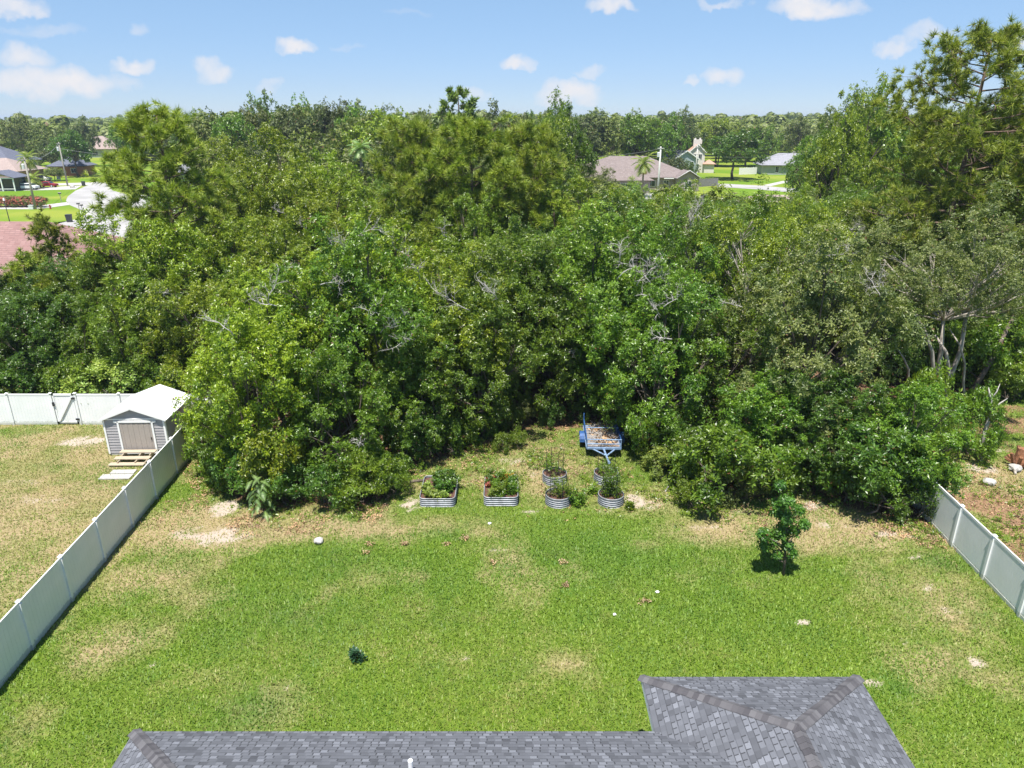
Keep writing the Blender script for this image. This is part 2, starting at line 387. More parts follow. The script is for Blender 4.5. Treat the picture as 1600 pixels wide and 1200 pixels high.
def ground_material():
    t = NT('ground'); 
    def at(n):
        a = t.n('ShaderNodeAttribute'); a.attribute_name = n; return a.outputs['Fac']
    f1 = t.noise(9, 6, .7); f2 = t.noise(2.2, 4, .6); f3 = t.noise(40, 3, .7)
    green = t.mix(t.ramp(f1, [(.32, 0.), (.68, 1.)]), (.045, .085, .010), (.15, .21, .03))
    farg = t.mix(t.ramp(t.noise(.05, 4), [(.4, 0.), (.6, 1.)]), (.11, .20, .015), (.21, .25, .035))
    green = t.mix(at('farm'), green, farg)
    green = t.mix(t.math('MULTIPLY', at('lush'), .6), green, (.045, .12, .018))
    dry = t.mix(t.ramp(f1, [(.3, 0.), (.7, 1.)]), (.20, .145, .075), (.42, .32, .20))
    c = t.mix(t.math('MULTIPLY', t.ramp(t.math('ADD', at('dry'), t.math('MULTIPLY', t.math('SUBTRACT', f1, .5), .9)), [(.2, 0.), (.75, 1.)]), .85), green, dry)
    sand = t.mix(t.ramp(f3, [(.35, 0.), (.65, 1.)]), (.22, .165, .115), (.55, .48, .41)); 
    c = t.mix(t.ramp(t.math('ADD', at('sand'), t.math('MULTIPLY', t.math('SUBTRACT', t.noise(16, 5, .75), .5), 1.9)), [(.42, 0.), (.72, 1.)]), c, sand)
    mul = t.mix(t.ramp(f1, [(.3, 0.), (.7, 1.)]), (.09, .045, .025), (.36, .22, .14))
    c = t.mix(t.math('MULTIPLY', t.ramp(t.math('ADD', at('mulch'), t.math('MULTIPLY', t.math('SUBTRACT', t.noise(5, 6, .75), .5), 2.2)), [(.35, 0.), (.7, 1.)]), .9), c, mul)
    lit = t.mix(t.ramp(t.noise(14, 5, .75), [(.3, 0.), (.72, 1.)]), (.055, .032, .02), (.30, .17, .11))
    c = t.mix(t.ramp(t.math('ADD', at('litter'), t.math('MULTIPLY', t.math('SUBTRACT', f1, .5), .6)), [(.3, 0.), (.7, 1.)]), c, lit)
    t.l(c, t.b.inputs['Base Color']); t.b.inputs['Roughness'].default_value = .95
    t.b.inputs['Specular IOR Level'].default_value = .1
    t.bump(f1, .7, .06); MATS['ground'] = t.m
ground_material()
def grid_axis(a, b, step, far_lo, far_hi):
    core = np.arange(a, b + 1e-6, step); lo = []; v = a; s = step
    while v > far_lo: s *= 1.35; v -= s; lo.append(v)
    hi = []; v = b; s = step
    while v < far_hi: s *= 1.18 if v < 400 else 1.4; v += s; hi.append(v)
    return np.array(lo[::-1] + list(core) + hi)
gx = grid_axis(-36, 36, .25, -2000, 2000); gy = grid_axis(8, 44, .25, -300, 2000)
X, Yg = np.meshgrid(gx, gy); xs, ys = X.ravel(), Yg.ravel()
near = sst(60, 20, np.hypot(xs * .6, ys - 24))
zs = (fbm(xs * .25, ys * .25, 77) - .5) * .10 * near
zs = np.where((np.abs(xs) < 40) & (ys > 8) & (ys < 60), zs, 0)
sa, dr, lu, li, mu = masks(xs, ys)
nx, ny = len(gx), len(gy); idx = np.arange(nx * ny).reshape(ny, nx)
F = np.stack([idx[:-1, :-1], idx[:-1, 1:], idx[1:, 1:], idx[1:, :-1]], -1).reshape(-1, 4)
gme = npmesh('ground', np.stack([xs, ys, zs], 1), F, 'ground', True, dict(sand=sa, dry=dr, lush=lu, litter=li, mulch=mu, farm=sst(70, 110, ys)))
ground = bpy.data.objects.new('ground', gme); link(ground); tag(ground, kind='structure')
def gz(x, y):
    x = np.asarray(x, float); y = np.asarray(y, float)
    n = sst(60, 20, np.hypot(x * .6, y - 24)); return (fbm(x * .25, y * .25, 77) - .5) * .10 * n

# grass blades of the lawns
def grass():
    rng = np.random.default_rng(5)
    N = 900000
    x = rng.uniform(-34, 34, N); y = rng.uniform(10.5, 40, N)
    px, py = proj(x, y, 0)
    ok = (px > -60) & (px < 1660) & (py < 1240)
    x, y = x[ok], y[ok]
    sand, dry, lush, litter, mulch = masks(x, y)
    p = 1 - .85 * sand - .45 * dry * (1 - sand)
    p = p * (1 - .93 * litter) * (1 - .72 * mulch)
    dens = np.where(y < 24, 1.0, .8)
    inside_house = (x > -9) & (x < 9) & (y < 12.4)
    keep = (rng.random(len(x)) < p * dens) & ~inside_house
    x, y, dry, lush = x[keep], y[keep], dry[keep], lush[keep]; n = len(x)
    z = gz(x, y)
    L = rng.uniform(.05, .14, n) * (1 + .4 * lush); w = rng.uniform(.012, .026, n)
    th = rng.uniform(0, 2 * np.pi, n); lean = rng.uniform(.3, 1.2, n)
    dx, dy = np.cos(th), np.sin(th)
    b = np.stack([x, y, z - .005], 1)
    side = np.stack([-dy, dx, np.zeros(n)], 1) * w[:, None]
    tip = b + np.stack([dx * L * np.sin(lean), dy * L * np.sin(lean), L * np.cos(lean) + .01], 1)
    V = np.stack([b - side, b + side, tip], 1).reshape(-1, 3)
    F = np.arange(3 * n).reshape(n, 3)
    pn = fbm(x * .5, y * .5, 13); lush = np.clip(lush + sst(.5, .72, fbm(x * .8, y * .8, 61)) * .55 + sst(.55, .75, fbm(x * 3.1, y * 3.1, 62)) * .5, 0, 1)
    yel = np.clip(dry * 1.0 - .12 + (pn - .5) * 1.2 + (fbm(x * 2.2, y * 2.2, 47) - .5) * .9 + rng.normal(0, .18, n), 0, 1)
    t = NT('grass'); 
    a = t.n('ShaderNodeAttribute'); a.attribute_name = 'yel'; l = t.n('ShaderNodeAttribute'); l.attribute_name = 'lush'
    g = t.n('ShaderNodeNewGeometry'); r = g.outputs['Random Per Island']
    c = t.mix(r, (.085, .168, .006), (.225, .355, .020))
    c = t.mix(t.math('MULTIPLY', t.math('GREATER_THAN', r, .85), .5), c, (.34, .42, .09))
    c = t.mix(a.outputs['Fac'], c, (.39, .34, .13)); c = t.mix(t.math('MULTIPLY', l.outputs['Fac'], .6), c, (.075, .185, .02))
    t.l(c, t.b.inputs['Base Color']); t.b.inputs['Roughness'].default_value = .55
    tr = t.n('ShaderNodeBsdfTranslucent'); t.l(c, tr.inputs[0]); mx = t.n('ShaderNodeMixShader'); mx.inputs[0].default_value = .3
    t.l(t.b.outputs[0], mx.inputs[1]); t.l(tr.outputs[0], mx.inputs[2]); t.l(mx.outputs[0], t.out.inputs[0]); MATS['grass'] = t.m
    me = npmesh('grass', V, F, 'grass', False, dict(yel=np.repeat(yel, 3), lush=np.repeat(lush, 3)))
    o = bpy.data.objects.new('grass', me); link(o); tag(o, 'short green and straw coloured grass covering the back yards', 'grass', kind='stuff')
grass()

# roads and drives (sheets laid on the ground)
def sheet(name, pts, mat, z=.02):
    me = bpy.data.meshes.new(name); bm = bmesh.new()
    vs = [bm.verts.new((p.x, p.y, z)) for p in pts]; f = bm.faces.new(vs)
    if f.normal.z < 0: f.normal_flip()
    bmesh.ops.triangulate(bm, faces=[f]); bmesh.ops.recalc_face_normals(bm, faces=bm.faces[:])
    bm.to_mesh(me); bm.free(); me.materials.append(MATS[mat])
    return tag(link(bpy.data.objects.new(name, me)), kind='structure')
P = lambda *l: [G(a, b) for a, b in l]
sheet('road', P((152, 284), (136, 290), (118, 298), (106, 307), (103, 314), (110, 321), (122, 326), (137, 333), (126, 340), (110, 345), (83, 351), (60, 355), (0, 357), (-60, 358), (-60, 364), (0, 364), (75, 371), (200, 374), (215, 350), (290, 327), (320, 316), (320, 308), (200, 304), (176, 298), (165, 285)), 'concrete_road')
sheet('driveway', P((-40, 322), (60, 321.5), (104, 316), (110, 320), (60, 327), (-40, 327)), 'concrete', .028)
sheet('driveway', P((-40, 296), (30, 293.5), (75, 292.5), (128, 290), (118, 296), (75, 297), (30, 298), (-40, 300)), 'concrete', .028)
sheet('driveway', P((75, 287), (150, 285), (146, 289), (78, 290)), 'concrete', .028)
sheet('road', P((1120, 286.5), (1185, 290), (1260, 296), (1260, 303), (1185, 296), (1120, 292)), 'concrete_road')
sheet('driveway', P((1190, 290), (1222, 283), (1240, 281), (1240, 284.5), (1226, 286), (1204, 291)), 'concrete', .028)
sheet('road', P((905, 306), (1035, 301), (1060, 312), (905, 316)), 'concrete_road')

# ------------------------------------------------------------------ houses
def roof_face(mb, pts, eave0, eave1, uvo=0):
    """adds a roof face; uv: u along the eave, v up the slope (metres)"""
    e0, e1 = Vector(eave0), Vector(eave1); ux = (e1 - e0).normalized()
    n = None
    P3 = [Vector(p) for p in pts]; n = (P3[1] - P3[0]).cross(P3[2] - P3[0]).normalized()
    vy = n.cross(ux); 
    if vy.z < 0: vy = -vy
    uv = [((p - e0).dot(ux) + uvo, (p - e0).dot(vy) + uvo * .37) for p in P3]
    mb.add(P3, [tuple(range(len(P3)))], [uv])
def hip_roof(mb, w, d, z, rise, ov=.45):
    """hip roof over a w x d box centred at 0, ridge along the longer side"""
    W, D = w / 2 + ov, d / 2 + ov
    zr = z + rise; zb = z - .12
    if W >= D: a, b = (-(W - D), 0, zr), ((W - D), 0, zr)
    else: a, b = (0, -(D - W), zr), (0, (D - W), zr)
    c = [(-W, -D, z), (W, -D, z), (W, D, z), (-W, D, z)]
    if W >= D: fs = [[c[0], c[1], b, a], [c[1], c[2], b], [c[2], c[3], a, b], [c[3], c[0], a]]
    else: fs = [[c[0], c[1], a], [c[1], c[2], b, a], [c[2], c[3], b], [c[3], c[0], a, b]]
    for i, f in enumerate(fs): roof_face(mb, f, f[0], f[1], i * 3.1)
    lo = [(x, y, zb) for x, y, _ in c]
    mb.add(c + lo, [(4, 5, 1, 0), (5, 6, 2, 1), (6, 7, 3, 2), (7, 4, 0, 3), (7, 6, 5, 4)], [[(0, 0)] * 4] * 5)
def gable_roof(mb, w, d, z, rise, ov=.35, y0=None):
    """gable roof, ridge along y; w wide"""
    W, D = w / 2 + ov, d / 2 + ov; zr = z + rise
    f1 = [(-W, D, z), (-W, -D, z), (0, -D, zr), (0, D, zr)]; f2 = [(W, -D, z), (W, D, z), (0, D, zr), (0, -D, zr)]
    roof_face(mb, f1, f1[0], f1[1]); roof_face(mb, f2, f2[0], f2[1], 2.3)
    t = .12
    for f in (f1, f2):
        g = [(x, y, q - t) for x, y, q in f]
        mb.add(f + g, [(7, 6, 5, 4), (0, 4, 5, 1), (1, 5, 6, 2), (2, 6, 7, 3), (3, 7, 4, 0)], [[(0, 0)] * 4] * 5)
def window(parent, x, y, z, w, h, ax='y', s=-1, frame='white_paint'):
    """window on a wall facing along ax with sign s"""
    f = MB(); p = MB(); t = .08
    if ax == 'y':
        for dx, dz, ww, hh in ((0, h / 2, w + t * 2, t), (0, -h / 2, w + t * 2, t), (-w / 2, 0, t, h), (w / 2, 0, t, h), (0, 0, t * .6, h)): f.box((x + dx, y + s * .03, z + dz), (ww, .09, hh))
        p.box((x, y + s * .012, z), (w - .02, .04, h - .02))
    else:
        for dx, dz, ww, hh in ((0, h / 2, w + t * 2, t), (0, -h / 2, w + t * 2, t), (-w / 2, 0, t, h), (w / 2, 0, t, h), (0, 0, t * .6, h)): f.box((x + s * .03, y + dx, z + dz), (.09, ww, hh))
        p.box((x + s * .012, y, z), (.04, w - .02, h - .02))
    o = f.build('window', frame, parent); p.build('pane', 'glass_dark', o)
def walls(mb, w, d, h, cx=0, cy=0): mb.box((cx, cy, h / 2), (w, d, h))

plain('wall_mauve', (.30, .26, .24), .85, .1, 3); plain('wall_yellow', (.48, .33, .20), .85, .06, 2); plain('wall_bluegrey', (.33, .38, .44), .8, .08, 2)
plain('wall_cream', (.62, .58, .54), .8, .05, 2); plain('wall_sage', (.36, .38, .36), .8, .06, 2); plain('wall_lilac', (.46, .46, .52), .8, .05, 2); plain('roof_orange', (.42, .25, .18), .85, .15, 2)
plain('fence_grey', (.22, .21, .21), .9, .25, 4)

# mauve roofed house with a side wing and a small front gable
h = empty('house', (28.5, 183, 0), R(2), 'single storey house under a broad mauve shingle hip roof behind the palm', 'house')
m = MB(); hip_roof(m, 29, 20, 3.0, 4.3); m.build('roof', 'shingle_mauve', h)
m = MB(); walls(m, 28.4, 19.4, 2.95); m.build('wall', 'wall_mauve', h)
m = MB(); W = 11
hip = MB(); hip_roof(hip, 12, 9, 2.9, 2.4); rf = hip.build('roof', 'shingle_mauve', h); rf.location = (-3.5, -12.5, 0)
wl = MB(); walls(wl, 11.4, 8.4, 2.85); wo = wl.build('wall', 'wall_mauve', h); wo.location = (-3.5, -12.5, 0)
gb = MB(); gable_roof(gb, 5.2, 5, 2.95, 1.7); g_ = gb.build('gable', 'shingle_mauve', h); g_.location = (12.0, -10.2, 0)
m = MB(); walls(m, 5.0, 4.6, 2.9, 12, -10.2); m.add([(9.5, -12.45, 2.9), (14.5, -12.45, 2.9), (12, -12.45, 4.5)], [(0, 1, 2)]); m.build('wall', 'wall_mauve', h)
m = MB(); m.bar((9.2, -12.95, 2.93), (12, -12.95, 4.72), .08, .22); m.bar((12, -12.95, 4.72), (14.8, -12.95, 2.93), .08, .22); m.box((8.0, -10.55, 2.8), (2.6, .06, .22)); m.build('fascia', 'white_paint', h)
window(h, 12, -12.5, 1.6, 1.6, 1.5); window(h, 4.0, -9.7, 1.6, 1.8, 1.3); window(h, 7.5, -9.7, 1.6, 1.2, 1.3); window(h, -3.5, -16.7, 1.6, 2.2, 1.3)

# blue grey two storey house, then the pale one with the chimney
c = Q(1066, 260, 222); h = empty('house', (c.x, 226, 0), R(12), 'blue grey two storey house with a white edged gable beyond the mauve roofed house', 'house')
m = MB(); walls(m, 7.5, 9, 4.6); m.add([(-3.75, -4.5, 4.6), (3.75, -4.5, 4.6), (0, -4.5, 6.9)], [(0, 1, 2)]); m.build('wall', 'wall_bluegrey', h)
m = MB(); gable_roof(m, 7.5, 9, 4.55, 2.4); m.build('roof', 'shingle_slate', h)
m = MB(); m.bar((-4.2, -4.95, 4.4), (0, -4.95, 6.95), .1, .3); m.bar((0, -4.95, 6.95), (4.2, -4.95, 4.4), .1, .3); m.build('fascia', 'white_paint', h)
window(h, -1.2, -4.5, 3.2, 1.2, 1.4); window(h, 1.8, -4.5, 3.2, 1.2, 1.4)
c = Q(1091, 260, 232); h = empty('house', (c.x, 236, 0), R(-8), 'tall cream two storey house with a white chimney and orange brown roof', 'house')
m = MB(); walls(m, 4.6, 8, 6.2); m.add([(-2.3, -4, 6.2), (2.3, -4, 6.2), (0, -4, 8.2)], [(0, 1, 2)]); m.build('wall', 'wall_cream', h)
m = MB(); gable_roof(m, 4.6, 8, 6.1, 2.2); m.build('roof', 'roof_orange', h)
m = MB(); m.bar((-2.7, -4.4, 6.0), (0, -4.4, 8.4), .1, .25); m.bar((0, -4.4, 8.4), (2.7, -4.4, 6.0), .1, .25); m.build('fascia', 'white_paint', h)
m = MB(); m.box((.2, .5, 8.6), (2.6, 1.2, 2.2)); m.box((-.6, .5, 9.95), (.5, .5, .5)); m.box((.9, .5, 9.95), (.5, .5, .5)); m.build('chimney', 'wall_cream', h)
m = MB(); hip_roof(m, 3.4, 4, 2.7, 1.2, .3); o = m.build('porch_roof', 'roof_orange', h); o.location = (3.8, -3, 0)
m = MB(); walls(m, 3, 3.6, 2.6, 3.8, -3); m.build('wall', 'wall_cream', h)
window(h, -.9, -4, 4.8, 1.0, 1.5); window(h, .9, -4, 4.8, 1.0, 1.5); window(h, 0, -4, 1.8, 1.4, 1.6)

# pale house at the right with grey roof
c = G(1196, 272); h = empty('house', (c.x + 8.5, 228, 0), R(-6), 'low sage walled house with a pale grey hip roof across the bright lawn', 'house')
m = MB(); hip_roof(m, 20, 11, 2.8, 3.2); m.build('roof', 'shingle_grey', h)
m = MB(); walls(m, 19.4, 10.4, 2.75); m.build('wall', 'wall_sage', h)
m = MB(); hip_roof(m, 8, 7, 2.7, 2.2); o = m.build('roof', 'shingle_grey', h); o.location = (5.5, -7.5, 0)
m = MB(); walls(m, 7.4, 6.4, 2.65, 5.5, -7.5); m.build('wall', 'wall_lilac', h)
window(h, -5.5, -5.2, 1.5, 1.0, 1.8); window(h, -.5, -5.2, 1.4, 1.8, 1.4); window(h, 5.5, -10.7, 1.4, 2.6, 1.6)

# pink roof glimpsed through the trees at the right
h = empty('house', (40, 106, 0), R(-3), 'house with a pale pink roof glimpsed through the trees at the right', 'house')
m = MB(); hip_roof(m, 22, 13, 3.0, 2.6); m.build('roof', 'shingle_tan', h)
m = MB(); walls(m, 21.4, 12.4, 2.95); m.build('wall', 'wall_lilac', h)
window(h, -2, -6.2, 1.6, 1.6, 1.4); window(h, 5, -6.2, 1.6, 1.6, 1.4)

# near rosy roof at the left
h = empty('house', (-54.5, 69, 0), R(-2), 'house under a wide rosy pink shingle roof behind the back fence', 'house')
m = MB(); hip_roof(m, 36, 15, 2.9, 3.9); m.build('roof', 'shingle_pink', h)
m = MB(); walls(m, 35.4, 14.4, 2.85); m.build('wall', 'wall_cream', h)
m = MB(); M3 = Matrix.Rotation(math.atan2(3.9, 7.95), 3, 'X')
m.box((4.9, -1.6, 6.18), (1.9, .5, .12), M=M3); m.build('skylight', 'glass_dark', h)
window(h, 10, -7.2, 1.6, 1.6, 1.4)
o = empty('patio_awning', Q(104, 424, 60) * 1.0, 0, 'white metal patio awning below the rosy pink roof', 'awning'); o.location.z = 0
m = MB(); m.box((0, 0, 2.55), (4.2, 3.2, .12), M=Matrix.Rotation(R(6), 3, 'X')); m.build('awning_panel', 'white_paint', o)
for sx in (-1.9, 1.9):
    for sy in (-1.4, 1.4): MB().bar((sx, sy, 0), (sx, sy, 2.5 + sy * .1), .09).build('post', 'white_paint', o)

# far left group
h = empty('house', (-139, 196, 0), R(0), 'long house with a tan roof and orange yellow wall beside the parked cars', 'house')
m = MB(); hip_roof(m, 24, 12, 3.2, 3.0, .5); m.build('roof', 'shingle_tan', h)
m = MB(); walls(m, 23, 11.4, 3.15); m.build('wall', 'wall_yellow', h)
window(h, 4, -5.7, 1.7, 1.4, 1.4)
h = empty('house', (-157, 214, 0), 0, 'house with a dark slate blue hip roof at the left edge', 'house')
m = MB(); hip_roof(m, 34, 14, 4.6, 4.2, .5); m.build('roof', 'shingle_slate', h)
m = MB(); walls(m, 33, 13, 4.55); m.build('wall', 'wall_cream', h)
c = G(8, 299); h = empty('porch', (c.x - 2, c.y + 3, 0), R(4), 'white framed screened porch with a grey gable roof at the left edge', 'porch')
m = MB(); gable_roof(m, 8.4, 6, 3.0, 1.5); m.build('roof', 'shingle_slate', h)
for x in (-4, -1.4, 1.3, 4): MB().box((x, -2.9, 1.5), (.22, .22, 3.0)).build('post', 'white_paint', h)
m = MB(); m.box((0, -2.85, .5), (8, .1, .14)); m.box((0, -2.85, 2.9), (8.4, .16, .2)); m.build('rail', 'white_paint', h)
m = MB(); m.box((0, 1, 1.45), (7.6, 3, 2.9)); m.build('screen_room', 'glass_dark', h)
c = Q(147, 233, 325); h = empty('house', (c.x, 330, 0), R(8), 'distant house with a pale pink hip roof among the far trees', 'house')
m = MB(); hip_roof(m, 17, 13, 3.5, 5.2); m.build('roof', 'shingle_tan', h)
m = MB(); walls(m, 16, 12, 3.4); m.build('wall', 'wall_lilac', h)
window(h, 0, -6, 1.7, 2, 1.5)
c = G(300, 288); h = empty('house', (c.x + 2, c.y + 6, 0), R(-5), 'house with a light grey roof and pale blue wall behind the tall pine', 'house')
m = MB(); hip_roof(m, 17, 11, 2.9, 3.0); m.build('roof', 'shingle_grey', h)
m = MB(); walls(m, 16.4, 10.4, 2.85); m.build('wall', 'wall_bluegrey', h)
window(h, -4, -5.2, 1.5, 1.6, 1.3); window(h, 3, -5.2, 1.5, 1.6, 1.3)
c = G(58, 284); h = empty('house', (c.x - 4, 222, 0), R(5), 'reddish brown cottage half hidden behind the palm', 'house')
m = MB(); hip_roof(m, 10, 8, 2.8, 2.4); m.build('roof', 'shingle_slate', h)
plain('wall_brick', (.30, .12, .07), .85, .12, 3)
m = MB(); walls(m, 9.4, 7.4, 2.75); m.build('wall', 'wall_brick', h)
window(h, 2, -3.7, 1.5, 1.6, 1.3)
c = G(876, 300); h = empty('house', (c.x + 2, 176, 0), R(10), 'small dark walled building left of the mauve roofed house', 'house')
m = MB(); gable_roof(m, 7, 6, 3.4, 2.0); m.build('roof', 'roof_orange', h)
m = MB(); walls(m, 6.6, 5.6, 3.35); m.add([(-3.3, -2.8, 3.35), (3.3, -2.8, 3.35), (0, -2.8, 5.2)], [(0, 1, 2)]); m.build('wall', 'fence_grey', h)
window(h, 0, -2.8, 1.7, 1.4, 1.3)

# ------------------------------------------------------------------ the roof in the foreground
EZ = 2.75; SL = .45; HX0, HX1, HY, BX0, BY = -8.72, 8.78, 12.56, 3.27, 14.27
h = empty('house', (0, 4.0, 0), 0, 'near house with a charcoal shingle roof and a hipped bay jutting into the lawn', 'house')
oy = -4.0
bw = (HX1 - BX0) / 2; ax, ay, az = BX0 + bw, BY - bw, EZ + bw * SL      # bay hip apex
HD = 15.6; ry = HY - HD / 2; rz_ = EZ + HD / 2 * SL                        # main ridge
my = HY - bw                                                               # bay ridge meets the main slope
rf = MB()
def rp(x, y, z): return (x, y + oy, z)
roof_face(rf, [rp(HX1, BY, EZ), rp(BX0, BY, EZ), rp(ax, ay, az)], rp(HX1, BY, EZ), rp(BX0, BY, EZ))
roof_face(rf, [rp(BX0, BY, EZ), rp(BX0, HY, EZ), rp(ax, my, az), rp(ax, ay, az)], rp(BX0, BY, EZ), rp(BX0, HY, EZ), 3)
rr = (HX1 - HX0) / 2
xr0, xr1 = HX0 + HD / 2, HX1 - HD / 2
roof_face(rf, [rp(BX0, HY, EZ), rp(HX0, HY, EZ), rp(xr0, ry, rz_), rp(xr1, ry, rz_), rp(ax, my, az)], rp(BX0, HY, EZ), rp(HX0, HY, EZ), 5)
# right side: bay slope, continued by the main end hip
roof_face(rf, [rp(HX1, HY - HD, EZ), rp(HX1, BY, EZ), rp(ax, ay, az), rp(ax, my, az), rp(xr1, ry, rz_)], rp(HX1, HY - HD, EZ), rp(HX1, BY, EZ), 7)
roof_face(rf, [rp(HX0, HY, EZ), rp(HX0, HY - HD, EZ), rp(xr0, ry, rz_)], rp(HX0, HY, EZ), rp(HX0, HY - HD, EZ), 9)
roof_face(rf, [rp(HX0, HY - HD, EZ), rp(HX1, HY - HD, EZ), rp(xr1, ry, rz_), rp(xr0, ry, rz_)], rp(HX0, HY - HD, EZ), rp(HX1, HY - HD, EZ), 11)
roof = rf.build('roof', 'shingle_charcoal', h)
out = [(HX0, HY - HD), (HX1, HY - HD), (HX1, BY), (BX0, BY), (BX0, HY), (HX0, HY)]
def inset(k): return [(HX0 + k, HY - HD + k), (HX1 - k, HY - HD + k), (HX1 - k, BY - k), (BX0 + k, BY - k), (BX0 + k, HY - k), (HX0 + k, HY - k)]
m = MB()
for i in range(6):
    a, b = inset(.02)[i], inset(.02)[(i + 1) % 6]; m.bar((a[0], a[1] + oy, EZ - .10), (b[0], b[1] + oy, EZ - .10), .03, .16)
m.build('fascia', 'white_paint', h)
m = MB(); m.prism([(x, y + oy) for x, y in inset(.05)], EZ - .16, EZ - .13); m.build('soffit', 'white_paint', h)
m = MB(); m.prism([(x, y + oy) for x, y in inset(.5)], 0, EZ - .17); m.build('wall', 'wall_cream', h)
rng = random.Random(3)
def caps(mb, a, b, n1, n2, w=.155, step=.145):
    a, b = Vector(a), Vector(b); d = (b - a); L = d.length; d.normalize(); k = int(L / step)
    up = (Vector(n1) + Vector(n2)).normalized()
    s1 = d.cross(Vector(n1)).normalized(); s2 = d.cross(Vector(n2)).normalized()
    if s1.dot(Vector(n2)) > 0: s1 = -s1
    if s2.dot(Vector(n1)) > 0: s2 = -s2
    for i in range(k + 1):
        p0 = a + d * (i * step - .02) + up * .010; p1 = a + d * min(L, i * step + step * 1.6) + up * .003
        ww = w * rng.uniform(.92, 1.06); prof = []
        for q in (p0, p1):
            th = .012 if q is p0 else .004
            prof.append([q + s1 * ww + up * .004, q + s1 * ww * .92 + up * (th + .006), q + s1 * ww * .45 + up * (th + .008), q + up * (th + .022), q + s2 * ww * .45 + up * (th + .008), q + s2 * ww * .92 + up * (th + .006), q + s2 * ww + up * .004])
        vs = prof[0] + prof[1]; n = 7
        mb.add(vs, [(j, j + 1, n + j + 1, n + j) for j in range(n - 1)] + [tuple(range(n))])
nb = lambda x, y, z=1 / SL: Vector((x, y, z)).normalized()
for cfg in ((rp(BX0, BY, EZ), rp(ax, ay, az), nb(0, 1), nb(-1, 0)), (rp(HX1, BY, EZ), rp(ax, ay, az), nb(0, 1), nb(1, 0)),
            (rp(ax, my, az), rp(ax, ay, az), nb(-1, 0), nb(1, 0)), (rp(HX0, HY, EZ), rp(xr0, ry, rz_), nb(0, 1), nb(-1, 0))):
    cm = MB(); caps(cm, *cfg); cm.build('ridge_cap', 'ridge_cap', h)
vy = 11.6
while Q(641, 1188, vy).z < EZ + (HY - vy) * SL + .30 and vy > 9: vy -= .01
vp = Q(641, 1188, vy); vx = vp.x
zt = EZ + (HY - vy) * SL
m = MB(); m.tube([(vx, vy + oy, zt - .05), (vx, vy + oy, zt + .30)], .05, 12); m.build('vent_pipe', 'white_vinyl', h, smooth=False)

# ------------------------------------------------------------------ vinyl fences
def vfence(name, pts, label, hgt=1.83, skip=(), grooves=True):
    root = empty(name, (pts[0][0], pts[0][1], 0), 0, label, 'fence')
    o0 = Vector((pts[0][0], pts[0][1], 0)); pm = None
    for i, p in enumerate(pts):
        q = Vector((p[0], p[1], 0)) - o0
        z0 = float(gz(p[0], p[1]))
        d = Vector(pts[min(i + 1, len(pts) - 1)]) - Vector(pts[max(i - 1, 0)]); rz = math.atan2(d.y, d.x)
        if pm is None:
            m = MB(); m.box((0, 0, (hgt - .15) / 2 - .1), (.127, .127, hgt + .22)); pm = m.mesh('post', 'white_vinyl')
            cmb = MB(); cmb.box((0, 0, hgt + .035), (.155, .155, .035)); cmb.add([(-.077, -.077, hgt + .053), (.077, -.077, hgt + .053), (.077, .077, hgt + .053), (-.077, .077, hgt + .053), (0, 0, hgt + .11)], [(0, 1, 4), (1, 2, 4), (2, 3, 4), (3, 0, 4)])
            cme = cmb.mesh('cap', 'white_vinyl')
        po = bpy.data.objects.new('post', pm); po.location = (q.x, q.y, z0); po.rotation_euler = (0, 0, rz); link(po, root)
        co = bpy.data.objects.new('cap', cme); link(co, po)
    for i in range(len(pts) - 1):
        if i in skip: continue
        a = Vector((pts[i][0], pts[i][1], 0)); b = Vector((pts[i + 1][0], pts[i + 1][1], 0)); d = (b - a); L = d.length - .13; rz = math.atan2(d.y, d.x)
        ang = rz; mid = (a + b) / 2 - o0; z0 = float(gz((a.x + b.x) / 2, (a.y + b.y) / 2))
        m = MB(); n = max(3, int(L / .17)); w = L / n
        for k in range(n): m.box((-L / 2 + w * (k + .5), 0, .08 + (hgt - .12) / 2), (w - .006, .022, hgt - .15))
        m.box((0, 0, hgt / 2), (L, .012, hgt - .15))
        o = m.build('panel', 'white_vinyl', root); o.location = (mid.x, mid.y, z0); o.rotation_euler = (0, 0, rz)
        m = MB(); m.box((0, 0, hgt - .035), (L, .045, .09)); t = m.build('rail', 'white_vinyl', o)
        m = MB(); m.box((0, 0, .08), (L, .045, .14)); m.build('rail', 'white_vinyl', o)
    return root
yl = [11.2 + 2.42 * k for k in range(11)]
vfence('vinyl_fence', [(FLX(y), y) for y in yl], 'long white vinyl privacy fence running past the shed on the left of the lawn')
yr = [15.0 + 2.1 * k for k in range(0, 6)]
yr = [13.55, 15.7, 17.85, 20.0, 22.15, 24.3, 26.4, 28.5]
vfence('vinyl_fence', [(FRX(y), y) for y in yr], 'short run of white vinyl fence on the right that vanishes into the shrubs')
BYF = 36.35
bxs = [-42.2, -39.8, -37.4, -35.0, -32.6, -30.2, -27.75, -25.35, -24.0, -21.6, -19.2, FLX(BYF) - .15]
bf = vfence('vinyl_fence', [(x, BYF) for x in bxs], 'white vinyl fence with a gate across the back of the neighbouring yard', skip=(7,))
gx0, gx1 = -25.35, -24.0; o0x = bxs[0]
gm = MB(); L = gx1 - gx0 - .2; cx = (gx0 + gx1) / 2 - o0x
n = 8
for k in range(n): gm.box((cx - L / 2 + L / n * (k + .5), 0, .95), (L / n - .006, .022, 1.7))
gm.box((cx, 0, .95), (L, .012, 1.6))
g = gm.build('gate', 'white_vinyl', bf)
m = MB()
for zz in (.14, 1.79): m.box((cx, -.01, zz), (L, .06, .1))
for xx in (-L / 2 + .04, L / 2 - .04): m.box((cx + xx, -.01, .965), (.08, .06, 1.75))
